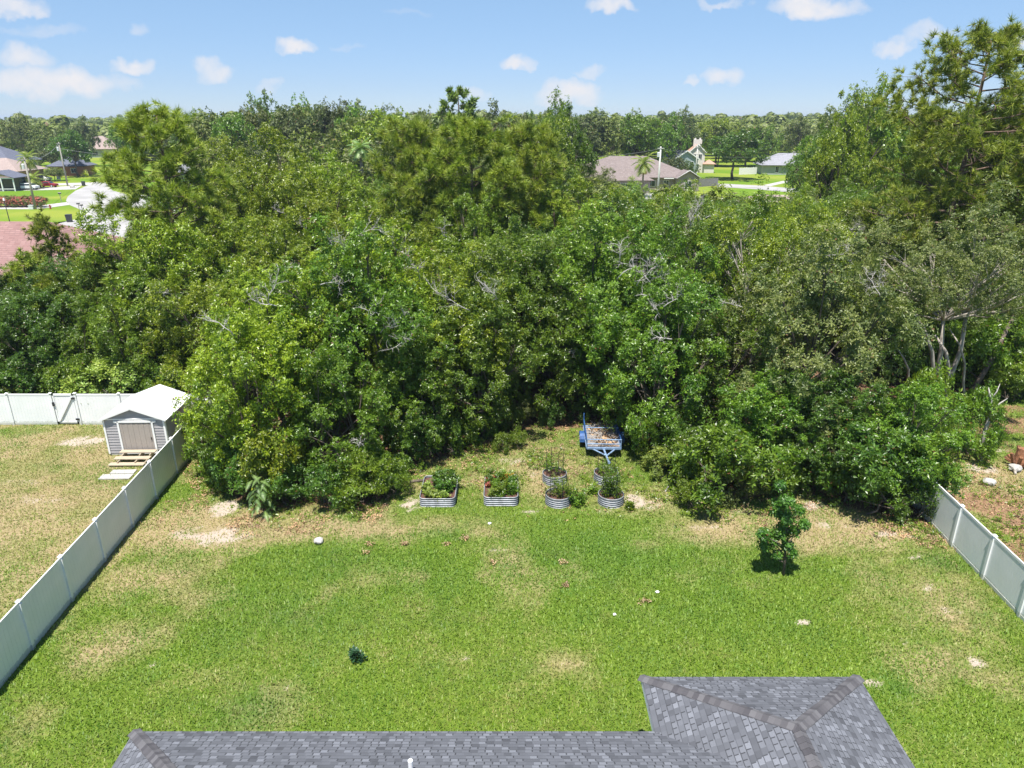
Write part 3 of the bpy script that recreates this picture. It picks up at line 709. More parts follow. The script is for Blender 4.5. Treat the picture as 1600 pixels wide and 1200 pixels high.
m.build('frame', 'white_vinyl', g)
m = MB(); m.bar((cx - L / 2 + .1, -.05, .22), (cx + L / 2 - .1, -.05, 1.66), .05, .09); m.build('brace', 'dark_metal' if False else 'white_vinyl', g)
for zz in (.35, 1.6): MB().box((cx + L / 2, -.075, zz), (.2, .05, .1)).build('hinge', 'dark_metal', g)
MB().box((cx - L / 2, -.08, 1.25), (.1, .06, .22)).build('latch', 'dark_metal', g)

def board_fence(name, a, b, hgt, mat, label, rails=True):
    a, b = Vector(a), Vector(b); d = b - a; L = d.length
    root = empty(name, a, math.atan2(d.y, d.x), label, 'fence')
    m = MB(); n = int(L / .3)
    for k in range(n): m.box((L / n * (k + .5), 0, hgt / 2 + random.uniform(-.03, .03)), (L / n - .03, .03, hgt))
    m.build('board_panel', mat, root)
    for k in range(int(L / 2.6) + 1): MB().box((min(L, k * 2.6), .08, hgt / 2 + .05), (.12, .12, hgt + .1)).build('post', mat, root)
a = G(1076, 280); b = G(1112, 282)
board_fence('wooden_fence', (44, 181, 0), (52, 186, 0), 1.9, 'fence_grey', 'weathered grey board fence right of the mauve roofed house')
a = G(1155, 273); b = G(1182, 272)
board_fence('picket_fence', a, b, 2.0, 'white_paint', 'white board fence beside the sage walled house')

# ------------------------------------------------------------------ shed, its steps and pavers
plain('siding', (.34, .325, .33), .6, .06, 3); plain('shed_door', (.33, .29, .26), .6, .05, 3); plain('shed_roof', (.74, .74, .76), .45, .10, 3)
SX, SY, SW, SD, SH = -18.9, 34.1, 3.0, 3.1, 2.0
h = empty('shed', (SX, SY, float(gz(SX, SY))), R(1.5), 'grey sided garden shed with white roof and tan double door beside the fence', 'shed')
m = MB()
def lap(mb, x0, x1, y, s, z0, z1, top=None, side=False):
    k = int((z1 - z0) / .15)
    for i in range(k + 1):
        za = z0 + i * .15; zb = min(z1, za + .15)
        if zb - za < .02: continue
        if top:
            xa, xb = top(za); 
            if xb - xa < .1: continue
            xc, xd = top(zb)
        else: xa, xb, xc, xd = x0, x1, x0, x1
        if not side: vs = [(xa, y + s * .035, za), (xb, y + s * .035, za), (xd, y + s * .008, zb), (xc, y + s * .008, zb), (xa, y, za), (xb, y, za)]
        else: vs = [(y + s * .035, xa, za), (y + s * .035, xb, za), (y + s * .008, xd, zb), (y + s * .008, xc, zb), (y, xa, za), (y, xb, za)]
        mb.add(vs, [(0, 1, 2, 3), (4, 5, 1, 0)])
m.box((0, 0, .12 + (SH - .12) / 2), (SW - .02, SD - .02, SH - .12))
dx0, dx1, dz1 = -.78, .90, 1.82
lap(m, -SW / 2, dx0, -SD / 2, -1, .15, SH); lap(m, dx1, SW / 2, -SD / 2, -1, .15, SH); lap(m, dx0, dx1, -SD / 2, -1, dz1, SH)
lap(m, -SD / 2, SD / 2, SW / 2, 1, .15, SH, side=True); lap(m, -SD / 2, SD / 2, -SW / 2, -1, .15, SH, side=True)
rise = .58; tp = lambda z: (-(SW / 2) * (1 - (z - SH) / rise), (SW / 2) * (1 - (z - SH) / rise))
lap(m, 0, 0, -SD / 2, -1, SH + .001, SH + rise - .02, top=tp)
m.add([(-SW / 2, SD / 2, SH), (SW / 2, SD / 2, SH), (0, SD / 2, SH + rise)], [(2, 1, 0)])
m.add([(-SW / 2, -SD / 2 + .01, SH), (SW / 2, -SD / 2 + .01, SH), (0, -SD / 2 + .01, SH + rise)], [(0, 1, 2)])
m.build('wall', 'siding', h)
m = MB(); ov = .16
for s in (-1, 1):
    ex = s * (SW / 2 + ov); ez = SH - ov * rise / (SW / 2) + .03; rzz = SH + rise + .03
    vs = [(ex, -SD / 2 - ov, ez), (0, -SD / 2 - ov, rzz), (0, SD / 2 + ov, rzz), (ex, SD / 2 + ov, ez)]; lo = [(x, y, z - .05) for x, y, z in vs]
    m.add(vs + lo, [(0, 1, 2, 3), (7, 6, 5, 4), (0, 4, 5, 1), (1, 5, 6, 2), (2, 6, 7, 3), (3, 7, 4, 0)])
    for k in range(9):
        yk = -SD / 2 - ov + .02 + k * (SD + 2 * ov - .04) / 8; m.bar((ex, yk, ez + .006), (0, yk, rzz + .006), .03, .015)
m.build('roof', 'shed_roof', h)
m = MB()
for x in (-SW / 2 + .02, SW / 2 - .02): m.box((x, -SD / 2 - .045, SH / 2 + .06), (.09, .03, SH - .12)); m.box((x + (.045 if x > 0 else -.045), -SD / 2 + .02, SH / 2 + .06), (.03, .10, SH - .12))
m.box((0, -SD / 2 - .042, SH + .0), (SW, .03, .06))
m.bar((-SW / 2 - ov, -SD / 2 - ov - .012, SH - .04), (0, -SD / 2 - ov - .012, SH + rise + .02), .02, .09); m.bar((0, -SD / 2 - ov - .012, SH + rise + .02), (SW / 2 + ov, -SD / 2 - ov - .012, SH - .04), .02, .09)
for x in (dx0, dx1): m.box((x, -SD / 2 - .05, dz1 / 2 + .08), (.09, .05, dz1 - .02))
m.box(((dx0 + dx1) / 2, -SD / 2 - .05, dz1 + .05), (dx1 - dx0 + .4, .05, .11)); m.box(((dx0 + dx1) / 2, -SD / 2 - .052, .15), (dx1 - dx0, .05, .07))
m.build('trim', 'white_paint', h)
m = MB(); n = 12; w = (dx1 - dx0 - .1) / n
for k in range(n): m.box((dx0 + .05 + w * (k + .5), -SD / 2 - .03 + (.006 if k % 2 else 0), .94), (w - .004, .03, 1.66))
d = m.build('door', 'shed_door', h); MB().box((dx1 - .16, -SD / 2 - .06, .95), (.04, .04, .12)).build('handle', 'dark_metal', d)
m = MB(); m.box((0, 0, .06), (SW + .04, SD + .04, .12)); m.build('base', 'concrete', h)
st = empty('wooden_steps', (SX + .05, SY - SD / 2 - .78, float(gz(SX, SY - 2.5))), R(1.5), 'three raw timber steps leading up to the shed door', 'steps')
for k, (y, z) in enumerate(((.45, .36), (0.0, .22), (-.42, .09))):
    m = MB(); m.box((-.1 * k + .12, y, z), (1.75 - .02 * k, .30, .045)); m.build('tread', 'pallet_wood', st)
for x in (-.55, .3, .8):
    m = MB(); m.box((x, .1, .10), (.05, 1.0, .18)); m.box((x, .35, .2), (.05, .45, .22)); m.build('stringer', 'pallet_wood', st)
for k, (x, y, wx, wy, lab) in enumerate(((SX + .15, SY - 3.45, 1.15, .40, 'whitish concrete paver slab just below the shed steps'), (SX + .05, SY - 3.95, 1.45, .46, 'long whitish concrete paver slab farthest from the shed steps'))):
    m = MB(); m.box((0, 0, .03), (wx, wy, .06), rz=R(2)); o = m.build('paver', 'concrete', bevel=.01); o.location = (x, y, float(gz(x, y))); tag(o, lab, 'paver')
# clutter in the gap between shed and fence
m = MB(); m.tube([(0, 0, 0), (0, 0, .32)], [.17, .22], 14); o = m.build('bucket', plain('terracotta', (.42, .13, .06), .7, .1, 5), None); o.location = (-16.9, 34.4, .9); tag(o, 'orange bucket on the crate between shed and fence', 'bucket')
m = MB()
for k in range(5): m.box((0, 0, .08 + k * .17), (.7, .6, .12))
for sx in (-.3, .3):
    for sy in (-.25, .25): m.box((sx, sy, .44), (.06, .06, .88))
o = m.build('crate', 'fence_grey', None); o.location = (-16.95, 34.35, 0); tag(o, 'slatted grey crate standing between shed and fence', 'crate')
m = MB(); m.box((0, 0, .35), (.55, .5, .7)); o = m.build('storage_bin', plain('bin_pale', (.6, .62, .63), .5, .05, 4), None, bevel=.03); o.location = (-16.95, 32.9, 0); tag(o, 'pale plastic storage bin behind the fence by the shed corner', 'bin')

# ------------------------------------------------------------------ foliage generators (meshes are shared between trees)
def unit(a): return a / np.maximum(1e-9, np.linalg.norm(a, axis=-1, keepdims=True))
def rdir(rng, n): return unit(rng.normal(size=(n, 3)))
def rosettes(rng, P, N, k, L, W, tilt=.35, jit=.25):
    """k leaves round each twig tip P with axis N"""
    n = len(P); N = unit(N)
    T1 = unit(np.cross(N, rdir(rng, n))); T2 = np.cross(N, T1)
    ang = (np.arange(k)[None, :] * (2 * np.pi / k) + rng.uniform(0, 6.28, (n, 1)) + rng.normal(0, .3, (n, k)))
    A = T1[:, None, :] * np.cos(ang)[..., None] + T2[:, None, :] * np.sin(ang)[..., None]
    A = unit(A + N[:, None, :] * rng.normal(tilt, jit, (n, k))[..., None])
    S = unit(np.cross(A, N[:, None, :] + rng.normal(0, .25, (n, k, 3))))
    ln = L * rng.uniform(.7, 1.25, (n, k, 1)); wd = W * rng.uniform(.8, 1.2, (n, k, 1)) * .5
    B = P[:, None, :] + A * .02
    up = N[:, None, :] * ln * .10
    V = np.stack([B, B + A * ln * .45 + S * wd + up, B + A * ln, B + A * ln * .45 - S * wd + up], 2).reshape(-1, 3)
    return V, np.arange(len(V)).reshape(-1, 4)

def broadleaf(name, seed, H, Rr, base, lobes=14, clumps=22, twigs=26, k=5, L=.15, W=.065, cr=.5, trunk='bark', tr=.16, stems=1, low=-.45, dens_dead=0):
    rng = np.random.default_rng(seed); c = np.array([0, 0, (H + base) / 2]); semi = np.array([Rr, Rr, (H - base) / 2])
    i = np.arange(lobes) + .5; ph = i * 2.39996 + rng.uniform(0, 6); cz = 1 - (1 - low) * i / lobes
    cz = np.clip(cz + rng.normal(0, .08, lobes), -1, 1); sr = np.sqrt(1 - cz ** 2)
    D = np.stack([np.cos(ph) * sr, np.sin(ph) * sr, cz], 1)
    LC = c + D * semi * rng.uniform(.40, 1.04, (lobes, 1)); LR = Rr * rng.uniform(.15, .32, lobes)
    LC = np.vstack([LC, c + np.array([[0, 0, .15]]) * semi]); LR = np.append(LR, Rr * .35)
    Pt, Nt, CC = [], [], []
    for lc, lr in zip(LC, LR):
        out = unit(lc - c + 1e-6); nC = max(5, int(clumps * (lr / (Rr * .26)) ** 1.7 * rng.uniform(.6, 1.2)))
        d = unit(rdir(rng, nC) + out * .45 + np.array([0, 0, .2])); cc = lc + d * lr * rng.uniform(.4, 1.35, (nC, 1)) * np.array([1, 1, 1.35])
        CC.append(cc)
        for q, dd in zip(cc, d):
            r = cr * rng.uniform(.55, 1.35); nT = int(twigs * rng.uniform(.6, 1.3))
            e = unit(rdir(rng, nT) + dd * .35 + np.array([0, 0, .12]))
            Pt.append(q + e * r * rng.uniform(.1, 1.15, (nT, 1)) ** .7 * np.array([1, 1, 1.15])); Nt.append(unit(e * .6 + dd * .5 + np.array([0, 0, .35]) + rng.normal(0, .5, (nT, 3))))
    Pt = np.vstack(Pt); Nt = np.vstack(Nt); CC = np.vstack(CC)
    ok = Pt[:, 2] > .05; Pt, Nt = Pt[ok], Nt[ok]
    V, Fc = rosettes(rng, Pt, Nt, k, L, W)
    crown = npmesh(name + '_crown', V, Fc, 'leaf_mid')
    mb = MB(); fork = np.array([0, 0, base + (H - base) * .22])
    for s in range(stems):
        off = np.array([math.cos(s * 2.4) * .35, math.sin(s * 2.4) * .35, 0]) * (stems > 1)
        lean = rng.normal(0, .25, 3) * np.array([1, 1, 0]); f = fork + off * 2.2 + lean
        path = [off + np.array([0, 0, -.15]), off + (f - off) * .35 + rng.normal(0, .08, 3), off + (f - off) * .7 + rng.normal(0, .1, 3), f]
        mb.tube(path, [tr * 1.25, tr, tr * .85, tr * .7], 8)
        for j in range(s, len(LC), stems):
            t = LC[j]; mdp = f + (t - f) * .5 + rng.normal(0, .18, 3) + np.array([0, 0, -.1])
            mb.tube([f, mdp, t], [tr * .5, tr * .34, tr * .16], 5, cap=False)
            near = CC[np.argsort(np.linalg.norm(CC - t, axis=1))[:6]]
            for q in near: mb.tube([mdp + (t - mdp) * rng.uniform(.3, 1), q], [tr * .14, tr * .05], 4, cap=False)
    tm = mb.mesh(name + '_trunk', trunk, True)
    return crown, tm

def pine(name, seed, H, Rr, base, nb=34, tufts=5, per=26, L=.30, w=.022, tr=.2, crownexp=.7, up=.35, lod=1.0, lean=0.0, forks=0):
    rng = np.random.default_rng(seed); mb = MB(); P, A = [], []
    n = 9; path = [np.array([lean * (i / n) ** 1.6 * H + rng.normal(0, .06), rng.normal(0, .06), H * .98 * i / n - (.2 if i == 0 else 0)]) for i in range(n + 1)]
    mb.tube(path, [tr * (1.15 - 1.0 * i / n) + .02 for i in range(n + 1)], 8)
    def trunk_at(z):
        f = np.clip(z / (H * .98) * n, 0, n - .001); i = int(f); return path[i] + (path[i + 1] - path[i]) * (f - i)
    for b in range(nb):
        f = (b + rng.uniform(0, .9)) / nb; z = base + (H - base) * f ** .9
        ns_ = 0; rad = Rr * (math.sin(math.pi * min(1, (.12 + .88 * f) ** crownexp)) * .75 + .3) * rng.uniform(.65, 1.1)
        if f > .93: rad *= .6
        az = b * 2.39996 + rng.uniform(-.4, .4); d = np.array([math.cos(az), math.sin(az), 0]); o = trunk_at(z)
        tilt = up * rng.uniform(.5, 1.4) + (.6 * max(0, f - .6)) - .15
        m_ = o + d * rad * .5 + np.array([0, 0, rad * .5 * tilt * .6]); e = o + d * rad + np.array([0, 0, rad * tilt])
        mb.tube([o, m_, e], [tr * .32 * (1.1 - .6 * f), tr * .2 * (1.1 - .6 * f), .018], 5, cap=False)
        ns = int(4 + rad * 2.4)
        for s in range(ns):
            t = rng.uniform(.35, 1); q0 = (o + (m_ - o) * t * 2) if t < .5 else (m_ + (e - m_) * (t - .5) * 2)
            sd = unit(d * .8 + rng.normal(0, .65, 3) + np.array([0, 0, .35])); ln = rad * rng.uniform(.14, .34); q1 = q0 + sd * ln
            mb.tube([q0, q1], [.022, .01], 4, cap=False)
            for k in range(tufts):
                q = q1 + rng.normal(0, .22, 3) if k else q1
                P.append(q); A.append(unit(sd + rng.normal(0, .5, 3) + np.array([0, 0, .55])))
        P.append(e); A.append(unit(d + np.array([0, 0, .8])))
    P = np.array(P); A = np.array(A); nT = len(P)
    D = unit(A[:, None, :] * 1.0 + rdir(rng, nT * per).reshape(nT, per, 3))
    S = unit(np.cross(D, rdir(rng, nT * per).reshape(nT, per, 3))) * w
    ln = L * rng.uniform(.7, 1.15, (nT, per, 1)); B = P[:, None, :] - A[:, None, :] * .06 * rng.uniform(0, 1, (nT, per, 1)) * 3
    T = B + D * ln - np.array([0, 0, .03])
    V = np.stack([B - S, B + S, T], 2).reshape(-1, 3)
    return npmesh(name + '_crown', V, np.arange(len(V)).reshape(-1, 3), 'needle_green'), mb.mesh(name + '_trunk', 'bark_pine', True)

PROTO = {}
for s in range(3): PROTO['oak%d' % s] = broadleaf('oak', 10 + s, 9.5, 3.7, 1.2, lobes=28, clumps=19, twigs=21, L=.155, W=.070, cr=.38, stems=1 + s % 2, low=-.7)
for s in range(3): PROTO['bushy%d' % s] = broadleaf('bushy', 30 + s, 7.5, 2.7, .1, lobes=30, clumps=18, twigs=20, L=.14, W=.064, cr=.33, stems=2, tr=.11, low=-.9)
for s in range(2): PROTO['olive%d' % s] = broadleaf('olive', 50 + s, 9.0, 3.6, 1.6, lobes=30, clumps=19, twigs=24, L=.115, W=.055, cr=.36, trunk='bark_pale', tr=.15, stems=2, low=-.6)
for s in range(3): PROTO['shrub%d' % s] = broadleaf('shrub', 60 + s, 2.4, 1.25, .0, lobes=9, clumps=12, twigs=16, L=.13, W=.06, cr=.30, tr=.03, stems=3, low=-.6)
for s in range(4): PROTO['far%d' % s] = broadleaf('fartree', 70 + s, 12, 5.0, 2.2, lobes=22, clumps=7, twigs=14, k=4, L=.45, W=.26, cr=.85, tr=.22, low=-.6)
for s in range(2): PROTO['sky%d' % s] = broadleaf('skytree', 76 + s, 12.4, 5.0, 2.0, lobes=40, clumps=9, twigs=14, k=4, L=.38, W=.22, cr=.8, tr=.22, low=-.3)
for s in range(2): PROTO['farpine%d' % s] = pine('farpine', 80 + s, 15, 3.2, 6.0, nb=24, tufts=2, per=14, L=.62, w=.09, tr=.2)
PROTO['pine0'] = pine('pine', 90, 16.5, 3.9, 4.8, nb=44, tufts=4, per=40, L=.50, w=.018, tr=.22, up=.45)
PROTO['pine1'] = pine('pine', 91, 15.5, 3.7, 4.5, nb=42, tufts=4, per=40, L=.55, w=.02, tr=.2, up=.8)
PROTO['pine2'] = pine('pine', 92, 20.6, 5.3, 8.0, nb=54, tufts=4, per=34, L=.46, w=.020, tr=.26, up=.5, lean=.03)
PROTO['pine3'] = pine('pine', 93, 9, 1.6, 1.5, nb=26, tufts=5, per=28, L=.36, w=.022, tr=.10, up=.7)

PROTO['olivehigh0'] = broadleaf('olive', 58, 10.5, 4.6, 4.6, lobes=34, clumps=19, twigs=24, L=.115, W=.055, cr=.40, trunk='bark_pale', tr=.13, stems=2, low=-.5)
def make_tree(name, label, loc, proto, leaf, rz=0, s=1.0, sz=None, group=None, cat='tree', bark=None, crown_name='crown'):
    cm_, tm = PROTO[proto]; root = empty(name, loc, rz, label, cat, group, scale=(s, s, sz or s))
    t = bpy.data.objects.new('trunk' if cat == 'tree' else 'stem', tm); link(t, root)
    c = bpy.data.objects.new(crown_name, cm_); link(c, root)
    for o, mt in ((c, leaf), (t, bark)):
        if mt: o.material_slots[0].link = 'OBJECT'; o.material_slots[0].material = MATS[mt]
    return root
ORD = ['first', 'second', 'third', 'fourth', 'fifth', 'sixth', 'seventh', 'eighth', 'ninth', 'tenth', 'eleventh', 'twelfth', 'thirteenth', 'fourteenth', 'fifteenth', 'sixteenth', 'seventeenth', 'eighteenth', 'nineteenth', 'twentieth'] + ['%dth' % i for i in range(21, 60)]
ORD[20:23] = ['21st', '22nd', '23rd']
HH = {'oak': 9.5, 'bushy': 7.5, 'olive': 9.0, 'far': 12.0, 'farpine': 15.0}
RR = {'oak': 3.7, 'bushy': 2.7, 'olive': 3.6, 'far': 5.0, 'farpine': 3.2}
def fam(p): return p.rstrip('0123456789')

# windows of the view that trees nearer than D must leave open (they show the houses, road and lawns beyond)
OPEN = [(-20, 224, 150, 350, 150), (-20, 345, 122, 408, 58), (268, 250, 322, 286, 120), (930, 246, 1112, 288, 160), (1045, 224, 1112, 292, 205), (1112, 262, 1252, 302, 205), (1178, 240, 1248, 262, 205), (858, 246, 900, 268, 160), (1020, 285, 1036, 300, 140)]
NOGO = [(-62, 44, -38, 80), (13, 158, 46, 196), (22, 95, 56, 117), (44, 176, 60, 192), (55, 210, 70, 245), (68, 210, 92, 240), (-175, 160, -100, 230), (-90, 180, -68, 206), (14, 168, 22, 182)]
def blocked(x, y, z, r):
    px, pt = proj(x, y, z); pr = FPX * r * .8 / (y * CP + (CH - z) * SP)
    pb = proj(x, y, 0)[1]
    for (x0, y0, x1, y1, D) in OPEN:
        if y < D and px + pr > x0 and px - pr < x1 and pt < y1 and pb > y0: return True
    for (x0, y0, x1, y1) in NOGO:
        if x0 - r * .7 < x < x1 + r * .7 and y0 - r < y < y1 + r: return True
    return False
def fit_height(x, y, zt, r):
    """lower the tree until it clears the open windows (trees below a window just stay shorter)"""
    while zt > 3.2 and blocked(x, y, zt, r): zt -= .5
    return zt if not blocked(x, y, zt, r) else None

LIM = [(0, 432), (120, 425), (150, 400), (225, 372), (260, 290), (330, 268), (380, 226), (430, 262), (520, 250), (600, 285), (700, 305), (800, 295), (860, 262), (930, 285), (1000, 296), (1060, 300), (1110, 296), (1160, 318), (1210, 290), (1290, 262), (1400, 240), (1500, 262), (1600, 235)]
lx = [a for a, b in LIM]; ly = [b for a, b in LIM]
def zlimit(x, y):                                     # tallest crown that keeps the photographed canopy line
    px, _ = proj(x, y, 9); q = np.interp(px, lx, ly); return Q(px, q, y).z

rng = random.Random(11)
forest = []           # (x, y, height, radius, root)
def add_forest():
    rows = [(2.3, 3.3), (5.6, 3.7), (9.4, 4.2), (13.6, 4.6), (18.4, 4.9), (24, 5.3), (30.4, 5.6), (37.8, 6.0), (46.5, 6.5)]
    for ri, (off, sp) in enumerate(rows):
        cand = []
        x = -52 if ri else -48
        while x < 62:
            xx = x + rng.uniform(-.9, .9) * (1 if ri else .5); 
            if ri < 1: yb = float(edge_y(xx))
            else:
                w = max(0.0, 1 - ri / 5.0); yb = float(edge_y(xx)) * w + 31.5 * (1 - w)
                yb = max(yb, float(edge_y(xx)) + 3.2 - off + 1.2)
            yy = yb + off + rng.uniform(-1, 1) * (.5 + ri * .22)
            x += sp * rng.uniform(.9, 1.1)
            px, py = proj(xx, yy, 4)
            if px < -120 or px > 1720: continue
            if xx > 18.5 and xx < 34 and yy < 39.5: continue
            cand.append((xx, yy))
        cand.sort()
        n = 0
        for (xx, yy) in cand:
            px, _ = proj(xx, yy, 5)
            # species follow the photograph: glossy yellow green on the left, dark in the middle, fine olive on the right
            if px < 235: leaf = rng.choice(['leaf_mid', 'leaf_dark', 'leaf_lush', 'leaf_mid']); kind = 'bushy' if ri < 2 else 'oak'
            elif px < 720: leaf = rng.choice(['leaf_bright', 'leaf_bright', 'leaf_bright', 'leaf_mid', 'leaf_lush']) if ri > 0 or px < 430 else rng.choice(['leaf_mid', 'leaf_dark', 'leaf_lush']); kind = 'bushy' if ri < 1 else 'oak'
            elif px < 1090: leaf = rng.choice(['leaf_dark', 'leaf_mid', 'leaf_mid', 'leaf_lush']) if ri < 6 else rng.choice(['leaf_mid', 'leaf_bright']); kind = 'bushy' if ri < 1 else 'oak'
            else: leaf = rng.choice(['leaf_olive', 'leaf_mid', 'leaf_olive', 'leaf_mid', 'leaf_bright']) if ri > 0 else rng.choice(['leaf_mid', 'leaf_dark', 'leaf_olive']); kind = 'bushy' if ri < 1 else rng.choice(['olive', 'olive', 'oak'])
            hn = {0: 7.6, 1: 9.0, 2: 9.6}.get(ri, 9.8) * rng.uniform(.78, 1.18)
            if px < 235: hn = min(hn, 7.5) * rng.uniform(.85, 1.05)
            if ri == 0 and px > 1080: hn *= .62
            r0 = RR[kind] * (hn / HH[kind]) ** .5 * rng.uniform(.92, 1.08)
            if xx < -14.3 and xx > -22 and yy < 38.5:
                continue
            zt = min(hn, zlimit(xx, yy)); 
            if px > 1365 and yy < 36.5: zt = min(zt, Q(px, 612, yy).z)
            if 1385 < px < 1530 and 36.4 < yy < 42: continue
            if zt < 3: continue
            zt = fit_height(xx, yy, zt, r0)
            if zt is None: continue
            s = r0 / RR[kind]; sz = zt / HH[kind]
            col = {'leaf_bright': 'glossy yellow green', 'leaf_mid': 'mid green', 'leaf_dark': 'dark green', 'leaf_olive': 'dull olive', 'leaf_lush': 'fresh green'}[leaf]
            rowname = ['front row', 'second row', 'third row', 'fourth row', 'fifth row', 'sixth row', 'seventh row', 'eighth row', 'hindmost row'][ri]
            lab = '%s %s, %s from left, %s of thicket' % (col, {'bushy': 'bushy tree', 'oak': 'round oak', 'olive': 'fine leaved tree'}[kind], ORD[n], rowname)
            n += 1
            root = make_tree({'bushy': 'broadleaf_tree', 'oak': 'oak_tree', 'olive': 'broadleaf_tree'}[kind], lab, (xx, yy, float(gz(xx, yy)) if yy < 44 else 0), '%s%d' % (kind, rng.randrange(2 if kind == 'olive' else 3)), leaf, rng.uniform(0, 6.28), s, sz, 'trees of the thicket')
            forest.append((xx, yy, zt, r0, root))
add_forest()

# big multi-stemmed tree with pale trunks behind the right fence
PALE = G(1470, 664)
t = make_tree('broadleaf_tree', 'broad grey green tree on pale crooked trunks behind the right fence', (PALE.x, PALE.y + .3, 0), 'olivehigh0', 'leaf_olive', .8, 1.05, 1.02)
mb = MB(); ex = [(-1.9, -1.0), (-.6, -.7), (0.9, -.2)]
for (px1, py1, px2, py2, px3, py3, r) in ((1460, 668, 1459, 590, 1443, 512, .11), (1427, 650, 1418, 600, 1412, 560, .07), (1475, 668, 1477, 610, 1478, 550, .12), (1504, 660, 1505, 600, 1500, 540, .07)):
    a = G(px1, py1); a.z = 0; b = Q(px2, py2, a.y - .2); c_ = Q(px3, py3, a.y - .6); e_ = c_ + Vector((-.5, .4, .8))
    o = t.matrix_basis.inverted() if False else None
    pts = [a + Vector((0, 0, -.1)), (a + b) / 2 + Vector((.12, 0, 0)), b, (b + c_) / 2 + Vector((.15, 0, .1)), c_, e_]
    mb.tube(pts, [r * 1.3, r * 1.1, r, r * .9, r * .7, r * .4], 8)
def world_part(mb, name, mat, root, smooth=True):
    """a part modelled in world coordinates, attached under a scaled or turned thing"""
    M = Matrix.LocRotScale(root.location, root.rotation_euler, root.scale).inverted()
    mb.v = [tuple(M @ Vector(v)) for v in mb.v]
    return mb.build(name, mat, root, smooth)
world_part(mb, 'pale_trunk', 'bark_pale', t)

# pines that rise over the canopy
def at_px(px, Y): return Vector((Q(px, 300, Y).x * 1.0, Y, 0))
a = at_px(262, 50); make_tree('pine_tree', 'tall long needled pine rising over the left of the thicket beside the road', (a.x, 50, 0), 'pine0', 'needle_green', 1.0, 1.08, 1.0)
for (px, Y, rz, s, sz, lab) in ((655, 56, .3, .95, 1.0, 'feathery upswept pine on the left of the three in mid canopy'), (738, 54, 2.1, 1.05, 1.01, 'feathery upswept pine in the middle of the three in mid canopy'), (815, 58, 4.0, .95, .985, 'feathery upswept pine on the right of the three in mid canopy')):
    a = at_px(px, Y); make_tree('pine_tree', lab, (a.x, Y, 0), 'pine1', 'needle_green', rz, s, sz)
a = at_px(1492, 45); make_tree('pine_tree', 'tallest pine with an open branching crown against the sky on the right', (a.x, 45, 0), 'pine2', 'needle_green', 0.6, 1.0, 1.0)
a = at_px(1600, 47); make_tree('pine_tree', 'pine at the right edge whose crown touches the tallest pine', (a.x, 47, 0), 'pine2', 'needle_green', 3.0, .9, .80)
for (px, py, Y, s, lab) in ((66, 342, 50, 1.0, 'slim young pine standing before the rosy pink roof'), (35, 400, 46, .95, 'low young pine left of the slim one before the rosy roof'), (70, 432, 42, .7, 'shortest young pine in front of the rosy pink roof'), (150, 392, 45, 1.3, 'young pine with drooping tufts right of the rosy roof'), (200, 430, 42, 1.25, 'young pine under the tall left pine'), (235, 330, 50, 1.3, 'young pine behind the left edge of the oaks'), (1450, 330, 50, 1.4, 'young pine under the tallest pine on the right'), (865, 300, 56, 1.4, 'young pine right of the three feathery pines'), (1330, 330, 55, 1.2, 'light green young pine amid the right hand trees')):
    q = Q(px, py, Y); make_tree('pine_tree', lab, (q.x, Y, 0), 'pine3', 'needle_green', px * .1, s, q.z / 9.0)
q = Q(716, 138, 112); make_tree('pine_tree', 'lone tall pine standing highest on the skyline', (q.x, 112, 0), 'farpine1', 'needle_dark', .5, 1.25, q.z / 15)

# shrubs along the edge of the thicket
def shrubs():
    pts = [Vector((a, b)) for a, b in EDGE[3:19]]; n = 0
    for i in range(len(pts) - 1):
        d = pts[i + 1] - pts[i]; k = max(1, int(d.length / 1.25))
        for j in range(k):
            p = pts[i] + d * ((j + .5) / k); nrm = Vector((-d.y, d.x)).normalized()
            if nrm.y < 0 and abs(nrm.y) > .3: nrm = -nrm
            x = p.x + nrm.x * .6 + rng.uniform(-.3, .3); y = p.y + nrm.y * .6 + rng.uniform(-.2, .5)
            if y < 26.2 and x < -9: y += .5
            if 2.6 < x < 7.0 and y < 36.6: y = 36.7 + rng.uniform(0, .6)
            if -3.5 < x < 7.5: s = rng.uniform(.4, .75)
            else: s = rng.uniform(.6, 1.05)
            leaf = rng.choice(['leaf_mid', 'leaf_lush', 'leaf_dark', 'leaf_olive', 'leaf_lush'])
            col = {'leaf_mid': 'mid green', 'leaf_dark': 'dark green', 'leaf_olive': 'olive', 'leaf_lush': 'fresh green'}[leaf]
            make_tree('shrub', '%s shrub, %s from the left along the foot of the thicket' % (col, ORD[n]), (x, y, float(gz(x, y))), 'shrub%d' % rng.randrange(3), leaf, rng.uniform(0, 6.28), s, s * rng.uniform(.8, 1.35), 'shrubs along the foot of the thicket', cat='shrub', crown_name='foliage'); n += 1
shrubs()
